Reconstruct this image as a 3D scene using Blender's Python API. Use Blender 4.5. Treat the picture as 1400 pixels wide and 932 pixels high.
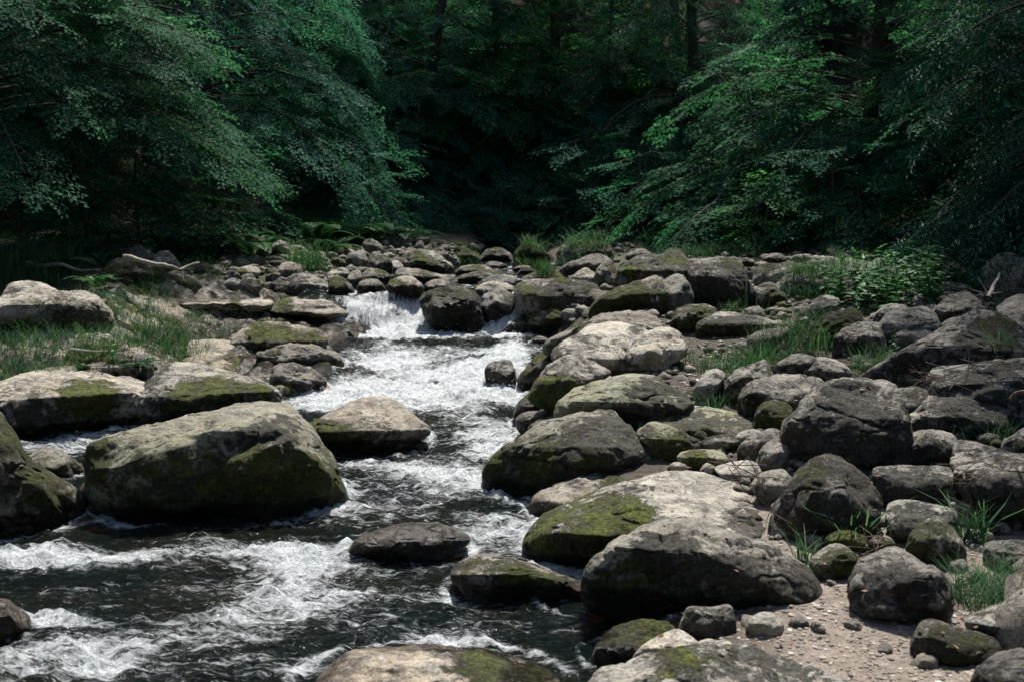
import bpy, bmesh, math, random
import numpy as np
from mathutils import Vector, Matrix
S = bpy.context.scene
for o in list(bpy.data.objects): bpy.data.objects.remove(o)
COL = S.collection
rad = math.radians

# ------------------------------------------------------------------ camera, sky, sun, exposure
F = 1555.6; CAMZ = 2.3; PITCH = math.atan((466-275)/F)
cam = bpy.data.objects.new('camera', bpy.data.cameras.new('camera')); COL.objects.link(cam)
cam.location = (0, 0, CAMZ); cam.rotation_euler = (math.pi/2-PITCH, 0, 0)
cam.data.lens = 40; cam.data.sensor_width = 36; cam.data.clip_end = 600; cam.data.clip_start = 0.05
cam.data.dof.use_dof = True; cam.data.dof.focus_distance = 9.0; cam.data.dof.aperture_fstop = 3.2
S.camera = cam
SUN_EL, SUN_AZ = rad(62), rad(10)          # azimuth clockwise from +Y
w = bpy.data.worlds.new('World'); S.world = w; w.use_nodes = True
nt = w.node_tree; bg = nt.nodes['Background']; sky = nt.nodes.new('ShaderNodeTexSky')
sky.sky_type = 'NISHITA'; sky.sun_disc = False; sky.sun_elevation = SUN_EL; sky.sun_rotation = SUN_AZ
sky.air_density = 1.0; sky.dust_density = 2.0; sky.ozone_density = 1.0
nt.links.new(sky.outputs[0], bg.inputs[0]); bg.inputs[1].default_value = 0.07
sd = bpy.data.lights.new('sun', 'SUN'); sd.energy = 4.0; sd.angle = rad(2.0); sd.color = (1, .95, .87)
sun = bpy.data.objects.new('sun', sd); COL.objects.link(sun)
sv = Vector((math.sin(SUN_AZ)*math.cos(SUN_EL), math.cos(SUN_AZ)*math.cos(SUN_EL), math.sin(SUN_EL)))
sun.rotation_euler = sv.to_track_quat('Z', 'Y').to_euler(); sun.location = (0, 0, 40)
S.view_settings.view_transform = 'Standard'; S.view_settings.look = 'None'
S.view_settings.exposure = 1.08; S.view_settings.gamma = 1
S.render.engine = 'CYCLES'
S.cycles.max_bounces = 6; S.cycles.transparent_max_bounces = 6; S.cycles.diffuse_bounces = 3
S.cycles.use_denoising = True; S.cycles.caustics_reflective = False; S.cycles.caustics_refractive = False

# ------------------------------------------------------------------ numpy helpers
rng = np.random.default_rng(7)
_perm = rng.permutation(512).astype(np.int64); _perm = np.concatenate([_perm]*3)
_grad = rng.normal(size=(512, 3)); _grad /= np.linalg.norm(_grad, axis=1)[:, None]
def perlin(p):
    p = np.asarray(p, float); i = np.floor(p).astype(np.int64); f = p-i; i &= 511
    u = f*f*f*(f*(f*6-15)+10); out = 0
    for dx in (0, 1):
        for dy in (0, 1):
            for dz in (0, 1):
                h = _perm[_perm[_perm[(i[:, 0]+dx) & 511]+((i[:, 1]+dy) & 511)]+((i[:, 2]+dz) & 511)]
                g = _grad[h]; q = f-np.array([dx, dy, dz])
                wgt = (u[:, 0] if dx else 1-u[:, 0])*(u[:, 1] if dy else 1-u[:, 1])*(u[:, 2] if dz else 1-u[:, 2])
                out = out+wgt*(g*q).sum(1)
    return out*1.5
def fbm(p, o=4, g=.5):
    s = 0; a = 1; p = np.asarray(p, float)
    for k in range(o): s = s+a*perlin(p+17.3*k); a *= g; p = p*2.03
    return s
def sstep(a, b, x):
    t = np.clip((np.asarray(x, float)-a)/(b-np.asarray(a)), 0, 1); return t*t*(3-2*t)
def itp(x, pts): return np.interp(x, [p[0] for p in pts], [p[1] for p in pts])

def mesh(name, v, f, mat=None, parent=None, smooth=True, loc=None, attrs=None):
    """v (N,3), f (M,k) arrays -> ONE mesh object; attrs: name -> (domain, values)"""
    me = bpy.data.meshes.new(name); v = np.asarray(v, np.float32); f = np.asarray(f, np.int32)
    me.vertices.add(len(v)); me.vertices.foreach_set('co', v.ravel())
    me.loops.add(f.size); me.loops.foreach_set('vertex_index', f.ravel())
    me.polygons.add(len(f)); me.polygons.foreach_set('loop_start', np.arange(0, f.size, f.shape[1], dtype=np.int32))
    me.polygons.foreach_set('use_smooth', np.full(len(f), smooth))
    for k, (dom, val) in (attrs or {}).items():
        a = me.attributes.new(k, 'FLOAT', dom); a.data.foreach_set('value', np.asarray(val, np.float32))
    me.update(calc_edges=True)
    if mat: me.materials.append(mat)
    o = bpy.data.objects.new(name, me); COL.objects.link(o)
    if parent: o.parent = parent
    if loc is not None: o.location = loc
    return o
def tag(o, label=None, cat=None, group=None, kind=None):
    if label: o['label'] = label
    if cat: o['category'] = cat
    if group: o['group'] = group
    if kind: o['kind'] = kind
    return o
def empty(name, loc, rz=0):
    o = bpy.data.objects.new(name, None); COL.objects.link(o); o.location = loc; o.rotation_euler = (0, 0, rz)
    o.empty_display_size = .2; return o
def copy_tree(o, parent=None):
    c = o.copy(); COL.objects.link(c); c.parent = parent
    for ch in list(o.children): copy_tree(ch, c)
    return c

# ------------------------------------------------------------------ the lie of the land
PT_W = [(0, 0), (10.8, 0), (11.8, .05), (12.7, .12), (13.3, .22), (13.9, .37), (14.5, .47), (15.2, .53), (15.45, .60), (15.95, 1.0), (18, 1.05), (21, 1.12), (24, 1.27), (28, 1.6), (40, 3.5)]
PT_XL = [(0, -7.5), (11.0, -7.5), (12, -4.6), (12.8, -2.9), (14, -3.0), (15, -2.9), (15.8, -2.55), (17, -2.5), (18, -2.3), (19, -1.6), (22, -.7), (26, -.5), (40, -.3)]
PT_XR = [(0, 0), (5, .35), (6.8, .5), (8.6, .3), (9.5, 0), (11.7, .1), (13, .35), (14.5, .5), (15.5, .3), (16.5, .25), (18, .35), (22, .5), (26, .3), (40, .6)]
PT_G = [(0, .05), (6, .12), (10, .32), (14, .72), (18, 1.08), (24, 1.33), (28, 1.75), (40, 3.5)]
PT_GL = [(0, .1), (11, .12), (12, .3), (13, .5), (14, .72), (15.5, .95), (18, 1.15), (21, 1.35), (24, 1.5), (28, 1.9), (40, 3.8)]
def W(y): return itp(y, PT_W)
def ground_z(x, y):
    x = np.asarray(x, float); y = np.asarray(y, float)
    wz = W(y); xl = itp(y, PT_XL); xr = itp(y, PT_XR)
    dr = x-xr; dl = xl-x
    zr = itp(y, PT_G)+.09*np.clip(dr, 0, 9); zl = itp(y, PT_GL)+.10*np.clip(dl, 0, 7)
    bed = wz-.34
    z = bed+(zr-bed)*sstep(-.35, .55, dr); wl = .35+2.0*sstep(12.3, 13.2, y)*sstep(17.2, 16.2, y); z = z+(zl-z)*sstep(-.3, wl, dl)*(dl > -.3)
    aL = itp(y, [(0, 10), (14, 9.3), (18, 8.2), (24, 5.6), (30, 4)]); aR = itp(y, [(0, 9.5), (14, 8.6), (20, 8.2), (28, 9)])
    sl = np.clip(-x-aL, 0, None); sr = np.clip(x-aR, 0, None); sb = np.clip(y-27.5, 0, None); sf = np.clip(-y-6, 0, None)
    h = np.sqrt((.78*sl)**2+(.7*sr)**2+(.62*sb)**2+(.3*sf)**2)
    h = h*h/(h+1.2); h = np.where(h > 30, 30+(h-30)*.15, h)
    far = sstep(2, 10, h)
    n = fbm(np.stack([x*.9, y*.9, 0*x], -1).reshape(-1, 3), 4).reshape(x.shape)
    amp = .05+.35*far+.05*sstep(.5, 3, np.minimum(dl, 5))
    return z+h+n*amp*(1-sstep(0, .5, np.minimum(-dr, -dl))*.6)
def gz(x, y): return float(ground_z(np.array([x]), np.array([y]))[0])
cp, sp = math.cos(PITCH), math.sin(PITCH)
def ray(px, py):
    a = (px-700)/F; b = -(py-466)/F
    d = np.array([a, cp+b*sp, -sp+b*cp]); return d/np.linalg.norm(d)
_tt = np.concatenate([np.arange(3.5, 16, .04), np.arange(16, 60, .1)])
BED = {}
def surf(x, y):
    z = ground_z(x, y)
    if BED:
        i = np.clip(((x-BED['x'][0])/(BED['x'][-1]-BED['x'][0])*(len(BED['x'])-1)).astype(int), 0, len(BED['x'])-1); j = np.clip(((y-BED['y'][0])/(BED['y'][-1]-BED['y'][0])*(len(BED['y'])-1)).astype(int), 0, len(BED['y'])-1)
        ok = (x > BED['x'][0])&(x < BED['x'][-1])&(y > BED['y'][0])&(y < BED['y'][-1]); z = np.where(ok, np.maximum(z, BED['z'][j, i]), z)
    return z
def hit(px, py):
    d = ray(px, py); P = np.array([0, 0, CAMZ])+_tt[:, None]*d
    g = np.maximum(surf(P[:, 0], P[:, 1]), np.where((P[:, 0] < itp(P[:, 1], PT_XR)) & (P[:, 0] > itp(P[:, 1], PT_XL)), W(P[:, 1]), -9))
    k = np.argmax(P[:, 2] <= g)
    if P[k, 2] > g[k]: k = len(_tt)-1
    return P[k]

# ------------------------------------------------------------------ materials
class NT:
    def __init__(s, name):
        s.m = bpy.data.materials.new(name); s.m.use_nodes = True; s.t = s.m.node_tree; s.b = s.t.nodes['Principled BSDF']; s.out = s.t.nodes['Material Output']
    def n(s, ty, **k):
        q = s.t.nodes.new('ShaderNode'+ty)
        for a, b in k.items(): setattr(q, a, b)
        return q
    def l(s, a, b): s.t.links.new(a, b)
    def val(s, sock, v):
        if hasattr(v, 'is_linked') or hasattr(v, 'links'): s.l(v, sock)
        else: sock.default_value = v
    def noise(s, co, sc, det=4, rough=.55, dist=0):
        q = s.n('TexNoise'); q.inputs['Scale'].default_value = sc; q.inputs['Detail'].default_value = det
        q.inputs['Roughness'].default_value = rough; q.inputs['Distortion'].default_value = dist
        if co is not None: s.l(co, q.inputs['Vector'])
        return q.outputs['Fac']
    def voro(s, co, sc, feat='F1'):
        q = s.n('TexVoronoi'); q.feature = feat; q.inputs['Scale'].default_value = sc; s.l(co, q.inputs['Vector']); return q.outputs['Distance']
    def math(s, op, a, b=0., c=0., clamp=False):
        q = s.n('Math', operation=op); q.use_clamp = clamp; s.val(q.inputs[0], a); s.val(q.inputs[1], b); s.val(q.inputs[2], c); return q.outputs[0]
    def ramp(s, f, a, b, lo=0., hi=1.):
        q = s.n('MapRange'); q.interpolation_type = 'SMOOTHSTEP'; s.val(q.inputs[0], f)
        for i, v in zip((1, 2, 3, 4), (a, b, lo, hi)): s.val(q.inputs[i], v)
        return q.outputs[0]
    def mix(s, f, a, b, bt='MIX'):
        q = s.n('Mix'); q.data_type = 'RGBA'; q.blend_type = bt; s.val(q.inputs[0], f)
        for i, v in ((6, a), (7, b)):
            if isinstance(v, tuple): v = (*v, 1) if len(v) == 3 else v
            s.val(q.inputs[i], v)
        return q.outputs[2]
    def attr(s, name, ty='GEOMETRY'):
        q = s.n('Attribute'); q.attribute_name = name; q.attribute_type = ty; return q.outputs['Fac']
    def bump(s, h, st, dist, nrm=None):
        q = s.n('Bump'); q.inputs['Strength'].default_value = st; q.inputs['Distance'].default_value = dist; s.l(h, q.inputs['Height'])
        if nrm is not None: s.l(nrm, q.inputs['Normal'])
        return q.outputs[0]

def rock_material():
    q = NT('rock'); tc = q.n('TexCoord'); oi = q.n('ObjectInfo')
    add = q.n('VectorMath', operation='ADD'); q.l(tc.outputs['Object'], add.inputs[0])
    sc = q.n('VectorMath', operation='SCALE'); cx = q.n('CombineXYZ')
    q.l(oi.outputs['Random'], cx.inputs[0]); q.l(oi.outputs['Random'], cx.inputs[2]); q.l(cx.outputs[0], sc.inputs[0]); sc.inputs['Scale'].default_value = 37.
    q.l(sc.outputs[0], add.inputs[1]); co = add.outputs[0]
    big = q.noise(co, 1.6, 5, .6); mid = q.noise(co, 7, 6, .65, .3); fine = q.noise(co, 55, 4, .7); grain = q.noise(co, 170, 2, .6)
    stain = q.noise(co, 3.2, 8, .72, .5)
    warm = q.attr('warm', 'OBJECT'); tone = q.attr('tone', 'OBJECT')
    c = q.mix(warm, (.18, .198, .20), (.29, .235, .17))
    c = q.mix(q.ramp(big, .38, .68), c, (.34, .31, .26))
    c = q.mix(q.ramp(mid, .44, .60, 0, .7), c, (.105, .10, .092))
    c = q.mix(q.ramp(fine, .5, .72, 0, .55), c, (.47, .455, .42))
    c = q.mix(q.ramp(fine, .47, .32, 0, .8), c, (.06, .056, .052))
    c = q.mix(q.ramp(grain, .55, .75, 0, .5), c, (.06, .06, .055))
    pale = q.noise(co, 4.3, 7, .7, .8)
    c = q.mix(q.math('MULTIPLY', q.ramp(pale, .56, .66), .6), c, (.43, .43, .40))   # pale crust lichen
    # yellow-green algae film
    alg = q.attr('alg')
    c = q.mix(q.math('MULTIPLY', q.ramp(q.math('ADD', q.math('MULTIPLY', stain, .9), alg), .62, 1.05), .62), c, (.12, .128, .055))
    # black lichen, dry moss and painted shade of dark faces, in ragged patches
    lich_shade = q.attr('lich_shade')
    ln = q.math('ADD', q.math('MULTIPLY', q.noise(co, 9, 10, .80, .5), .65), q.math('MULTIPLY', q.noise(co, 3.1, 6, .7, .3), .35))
    lm = q.ramp(q.math('ADD', q.math('MULTIPLY', q.math('SUBTRACT', ln, .5), 3.8), q.math('MINIMUM', q.math('MULTIPLY', lich_shade, .85), .66)), .40, .58)
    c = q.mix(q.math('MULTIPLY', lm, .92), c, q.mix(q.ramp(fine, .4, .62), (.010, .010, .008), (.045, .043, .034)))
    # moss, which also paints the shaded lower faces dark
    moss = q.attr('moss'); mn = q.math('ADD', q.math('MULTIPLY', q.noise(co, 5.2, 10, .78, .5), .6), q.math('MULTIPLY', q.noise(co, 1.9, 5, .6, .2), .4))
    mfine = q.noise(co, 38, 5, .75)
    ms = q.math('ADD', q.math('ADD', q.math('MULTIPLY', q.math('SUBTRACT', mn, .5), 3.9), q.math('MULTIPLY', q.math('SUBTRACT', mfine, .5), 1.0)), q.math('MINIMUM', q.math('MULTIPLY', moss, .95), .72))
    mm = q.ramp(ms, .36, .66)
    mc = q.mix(q.ramp(q.math('ADD', q.math('MULTIPLY', mfine, .7), q.math('MULTIPLY', q.noise(co, 12, 5, .7), .3)), .38, .66), (.012, .020, .005), (.135, .155, .020))
    mc = q.mix(q.ramp(q.noise(co, 4.1, 6, .7), .44, .64, 0, .85), mc, (.034, .030, .013))
    c = q.mix(mm, c, mc)
    wet = q.attr('wet')
    wetm = q.ramp(q.math('ADD', wet, q.math('MULTIPLY', q.math('SUBTRACT', mid, .5), .8)), .35, .65)
    c = q.mix(wetm, c, q.mix(1., c, (.24, .21, .18), 'MULTIPLY'))
    tv = q.n('CombineColor'); [q.l(tone, tv.inputs[i]) for i in range(3)]
    c = q.mix(1., c, tv.outputs[0], 'MULTIPLY')
    q.l(c, q.b.inputs['Base Color'])
    r = q.math('SUBTRACT', .93, q.math('MULTIPLY', wetm, .62)); q.l(r, q.b.inputs['Roughness'])
    q.b.inputs['Specular IOR Level'].default_value = .35
    h = q.math('ADD', q.math('MULTIPLY', mid, 1.), q.math('MULTIPLY', fine, .28))
    h = q.math('ADD', h, q.math('MULTIPLY', q.ramp(stain, .4, .5), .25))
    h = q.math('ADD', h, q.math('MULTIPLY', q.math('MULTIPLY', mm, q.math('ADD', mfine, .4)), .9))
    h = q.math('ADD', h, q.math('MULTIPLY', lm, .2))
    q.l(q.bump(h, 1., .034), q.b.inputs['Normal'])
    return q.m
ROCK = rock_material()

def leaf_mat(name, dark, light, trans=.45, gloss=.7):
    q = NT(name); r = q.attr('rnd'); tc = q.n('TexCoord')
    c = q.mix(q.math('POWER', r, 1.6), dark, light); c = q.mix(q.ramp(r, .72, .98, 0, .55), c, (light[0]*1.9, light[1]*1.5, light[2]*1.5))  # a share of the leaves coloured brighter as painted highlights
    pt = q.n('NewGeometry')
    c = q.mix(q.ramp(q.noise(pt.outputs['Position'], .9, 3), .4, .62, 0, .6), c, q.mix(.5, dark, (dark[0]*.6, dark[1]*.75, dark[2]*.9)))
    q.l(c, q.b.inputs['Base Color']); q.b.inputs['Roughness'].default_value = gloss; q.b.inputs['Specular IOR Level'].default_value = .10
    t = q.n('BsdfTranslucent'); tcx = q.mix(1., c, (1.1, 1.32, .85), 'MULTIPLY'); q.l(tcx, t.inputs[0])
    mx = q.n('MixShader'); mx.inputs[0].default_value = trans; q.l(q.b.outputs[0], mx.inputs[1]); q.l(t.outputs[0], mx.inputs[2]); q.l(mx.outputs[0], q.out.inputs[0])
    return q.m
M_BEECH = leaf_mat('beech_leaf', (.022, .088, .050), (.072, .195, .105))
M_BLUE = leaf_mat('cool_leaf', (.026, .108, .080), (.075, .205, .145))
M_YEL = leaf_mat('maple_leaf', (.028, .110, .038), (.085, .225, .085))
M_DARK = leaf_mat('forest_leaf', (.022, .105, .066), (.058, .185, .105))
M_SPRUCE = leaf_mat('spruce_needle', (.012, .062, .042), (.034, .12, .072), .12, .55)
M_GRASS = leaf_mat('grass_blade', (.030, .085, .038), (.105, .20, .08), .3, .6)
M_FERN = leaf_mat('fern_leaf', (.022, .07, .03), (.06, .14, .055), .3, .5)
M_NETTLE = leaf_mat('nettle_leaf', (.05, .15, .055), (.13, .27, .12), .3, .45)

def bark_mat(name, a, b):
    q = NT(name); tc = q.n('TexCoord'); mp = q.n('Mapping'); mp.inputs['Scale'].default_value = (6, 6, 1.2); q.l(tc.outputs['Object'], mp.inputs[0])
    n = q.noise(mp.outputs[0], 5, 7, .7, .6); c = q.mix(q.ramp(n, .35, .65), a, b)
    c = q.mix(q.ramp(q.noise(tc.outputs['Object'], 1.7, 5), .5, .65, 0, .6), c, (.035, .05, .022))
    q.l(c, q.b.inputs['Base Color']); q.b.inputs['Roughness'].default_value = .9; q.l(q.bump(n, .7, .03), q.b.inputs['Normal']); return q.m
BARK = bark_mat('bark', (.035, .03, .026), (.10, .09, .08)); DEADWOOD = bark_mat('dead_wood', (.22, .19, .16), (.42, .38, .33))

def ground_material():
    q = NT('earth'); g = q.n('NewGeometry'); co = g.outputs['Position']
    n1 = q.noise(co, 2.2, 8, .7); n2 = q.noise(co, 14, 6, .7); n3 = q.noise(co, 60, 3, .7)
    soil = q.mix(q.ramp(n2, .35, .65), (.022, .017, .012), (.075, .058, .042))
    litter = q.mix(q.ramp(n2, .42, .6), (.018, .012, .009), (.07, .040, .027))
    litter = q.mix(q.ramp(n1, .45, .6), litter, (.018, .028, .014))
    sand = q.mix(q.ramp(n2, .3, .7), (.15, .125, .105), (.27, .225, .19)); sand = q.mix(q.ramp(n3, .5, .7, 0, .6), sand, (.12, .09, .075))
    sand = q.mix(q.ramp(n1, .52, .66, 0, .5), sand, (.15, .12, .09))
    turf = q.mix(q.ramp(n1, .4, .6), (.02, .032, .012), (.05, .046, .026)); turf = q.mix(q.ramp(n2, .55, .65, 0, .8), turf, (.02, .028, .01))
    bed = q.mix(q.ramp(q.voro(co, 5), .1, .5), (.16, .11, .06), (.03, .024, .015))
    c = q.mix(q.attr('hill'), soil, litter); c = q.mix(q.attr('turf'), c, turf); c = q.mix(q.attr('sand'), c, sand); c = q.mix(q.attr('bed'), c, bed)
    q.l(c, q.b.inputs['Base Color']); q.b.inputs['Roughness'].default_value = .95
    q.l(q.bump(q.math('ADD', n2, q.math('MULTIPLY', n3, .4)), .8, .04), q.b.inputs['Normal']); return q.m

def water_material():
    q = NT('stream_water'); uv = q.n('UVMap'); uv.uv_map = 'flow'
    mp = q.n('Mapping'); q.l(uv.outputs[0], mp.inputs[0]); mp.inputs['Scale'].default_value = (1, 1, 1); co = mp.outputs[0]
    wp = q.n('Mapping'); q.l(uv.outputs[0], wp.inputs[0]); wp.inputs['Scale'].default_value = (2.2, .55, 1)
    fall = q.attr('fall'); foam = q.attr('foam')
    # streaks run with the flow on the falls, lie across it in the pools
    st = q.noise(wp.outputs[0], 7, 8, .72, .9)
    w2 = q.n('Mapping'); q.l(uv.outputs[0], w2.inputs[0]); w2.inputs['Scale'].default_value = (.7, 1.9, 1)
    pool = q.noise(w2.outputs[0], 5.5, 9, .75, 1.4)
    n = q.math('ADD', q.math('MULTIPLY', st, fall), q.math('MULTIPLY', pool, q.math('SUBTRACT', 1., fall)))
    cf = q.math('MINIMUM', foam, .95)
    fm = q.ramp(q.math('ADD', q.math('MULTIPLY', q.math('SUBTRACT', n, .5), 2.6), q.math('MULTIPLY', cf, .92)), .37, .92)
    spk = q.noise(co, 34, 5, .8, .6)
    sk = q.n('Mapping'); q.l(uv.outputs[0], sk.inputs[0]); sk.inputs['Scale'].default_value = (.42, 1.7, 1)
    spk2 = q.noise(sk.outputs[0], 24, 7, .82, 1.6)
    fm_glint = q.math('MULTIPLY', q.ramp(q.math('ADD', q.math('MULTIPLY', q.math('SUBTRACT', spk2, .5), 2.2), q.math('MULTIPLY', cf, .55)), .34, .56), .9)  # fine pale streaks painted in as glints on the dark water
    fmx = q.math('MAXIMUM', fm, fm_glint, clamp=True)
    fmx = q.math('MULTIPLY', fmx, q.ramp(spk, .28, .52, .45, 1.))
    deep = q.mix(q.ramp(q.noise(co, .8, 4), .4, .65), (.006, .012, .012), (.014, .016, .010))
    q.l(deep, q.b.inputs['Base Color']); q.b.inputs['Roughness'].default_value = .07; q.b.inputs['IOR'].default_value = 1.33
    q.b.inputs['Specular IOR Level'].default_value = .7
    b1 = q.noise(w2.outputs[0], 9, 6, .6, 1.2); b2 = q.noise(w2.outputs[0], 30, 4, .6, .8)
    h = q.math('ADD', q.math('MULTIPLY', b1, 1.), q.math('MULTIPLY', b2, .4))
    nb = q.bump(h, 1., .13); q.l(nb, q.b.inputs['Normal'])
    tr = q.n('BsdfTransparent'); tr.inputs[0].default_value = (.75, .62, .40, 1)
    m1 = q.n('MixShader'); m1.inputs[0].default_value = .18; q.l(q.b.outputs[0], m1.inputs[1]); q.l(tr.outputs[0], m1.inputs[2])
    fo = q.n('BsdfPrincipled'); fo.inputs['Roughness'].default_value = .55
    q.l(q.mix(q.ramp(spk, .3, .6), (.42, .47, .50), (.76, .80, .83)), fo.inputs['Base Color'])
    fo.inputs['Subsurface Weight'].default_value = 0
    q.l(q.bump(q.math('ADD', spk, q.math('MULTIPLY', n, 1.4)), .9, .05), fo.inputs['Normal'])
    m2 = q.n('MixShader'); q.l(fmx, m2.inputs[0]); q.l(m1.outputs[0], m2.inputs[1]); q.l(fo.outputs[0], m2.inputs[2]); q.l(m2.outputs[0], q.out.inputs[0])
    return q.m

# ------------------------------------------------------------------ ground: one sheet to the horizon
def axis(lo, hi, step, far, grow=1.12):
    a = list(np.arange(lo, hi+1e-6, step)); s = step
    while a[-1] < far: s *= grow; a.append(a[-1]+s)
    s = step; b = []; v = lo
    while v > -far: s *= grow; v -= s; b.append(v)
    return np.array(b[::-1]+a)
def grid_faces(nx, ny):
    i = np.arange(ny-1)[:, None]*nx+np.arange(nx-1)[None, :]; i = i.ravel(); return np.stack([i, i+1, i+1+nx, i+nx], 1)
xs = axis(-11, 11, .09, 260); ys = axis(3, 30, .09, 260)
X, Y = np.meshgrid(xs, ys); Z = ground_z(X, Y)
xl, xr = itp(Y, PT_XL), itp(Y, PT_XR)
inw = (X > xl-.1) & (X < xr+.1) & (Y < 60)
hillm = sstep(26.5, 28.5, Y)+sstep(8, 9.5, np.abs(X)); hillm = np.clip(hillm+sstep(-2, -6, Y), 0, 1)
sandm = sstep(7.9, 7.0, Y)*sstep(.6, 1.1, X-xr)*sstep(4.2, 3.2, X)
turfm = (sstep(0.2, 1, xl-X)*sstep(10, 12, Y)+sstep(12, 15, Y)*sstep(.4, 2, X-xr))*(1-hillm)
tag(mesh('ground', np.stack([X.ravel(), Y.ravel(), Z.ravel()], 1), grid_faces(len(xs), len(ys)), ground_material(),
    attrs={'hill': ('POINT', hillm.ravel()), 'sand': ('POINT', sandm.ravel()), 'turf': ('POINT', np.clip(turfm, 0, 1).ravel()), 'bed': ('POINT', inw.astype(float).ravel())}), kind='structure')

# ------------------------------------------------------------------ water
# foam patches and faint painted glitter: photo px centre, half sizes, amount -> placed on the water in metres
FOAM_GLINT = [(580, 430, 125, 26, .85), (600, 459, 140, 6, 1.1), (530, 457, 70, 5, .8), (600, 486, 130, 16, .8), (560, 530, 155, 22, 1.05), (470, 552, 80, 14, 1.0), (650, 540, 60, 20, .8), (700, 500, 22, 40, .8),
        (676, 598, 45, 20, .85), (620, 575, 60, 16, .3), (640, 640, 60, 22, .45), (520, 640, 70, 18, .3), (600, 665, 130, 50, .34), (260, 756, 190, 15, .55), (90, 772, 110, 14, .55), (410, 775, 80, 22, .62),
        (430, 820, 70, 26, .4), (60, 848, 70, 12, .7), (60, 910, 120, 34, .5), (300, 860, 260, 70, .34), (620, 850, 160, 40, .25), (620, 745, 190, 45, .25), (110, 607, 70, 22, .6), (700, 725, 90, 25, .35), (130, 700, 60, 14, .1), (20, 760, 90, 16, .5),
        (450, 700, 60, 12, .35), (690, 372, 30, 8, .3), (668, 428, 10, 26, 1.2), (705, 445, 16, 14, 1.0), (640, 388, 20, 5, .9), (160, 905, 130, 20, .3), (540, 560, 60, 10, .6)]
FW = []
for (px, py, rx, ry, a) in FOAM_GLINT:
    c = hit(px, py); d = math.hypot(c[0], c[1])
    up = hit(px, py-ry); dn = hit(px, min(py+ry, 925)); FW.append((c[0], c[1], max(rx*d/F, .05), max(abs(up[1]-dn[1])/2, .08), a))
def foam_glint_at(X, Y):
    f = np.zeros_like(X)
    for (cx, cy, rx, ry, a) in FW: f += a*np.exp(-(((X-cx)/rx)**2+((Y-cy)/ry)**2)**1.3*.9)
    return np.clip(f, 0, 1.25)
ROCKFP = []       # (x, y, rx, ry) footprints, filled by the boulders
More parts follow.
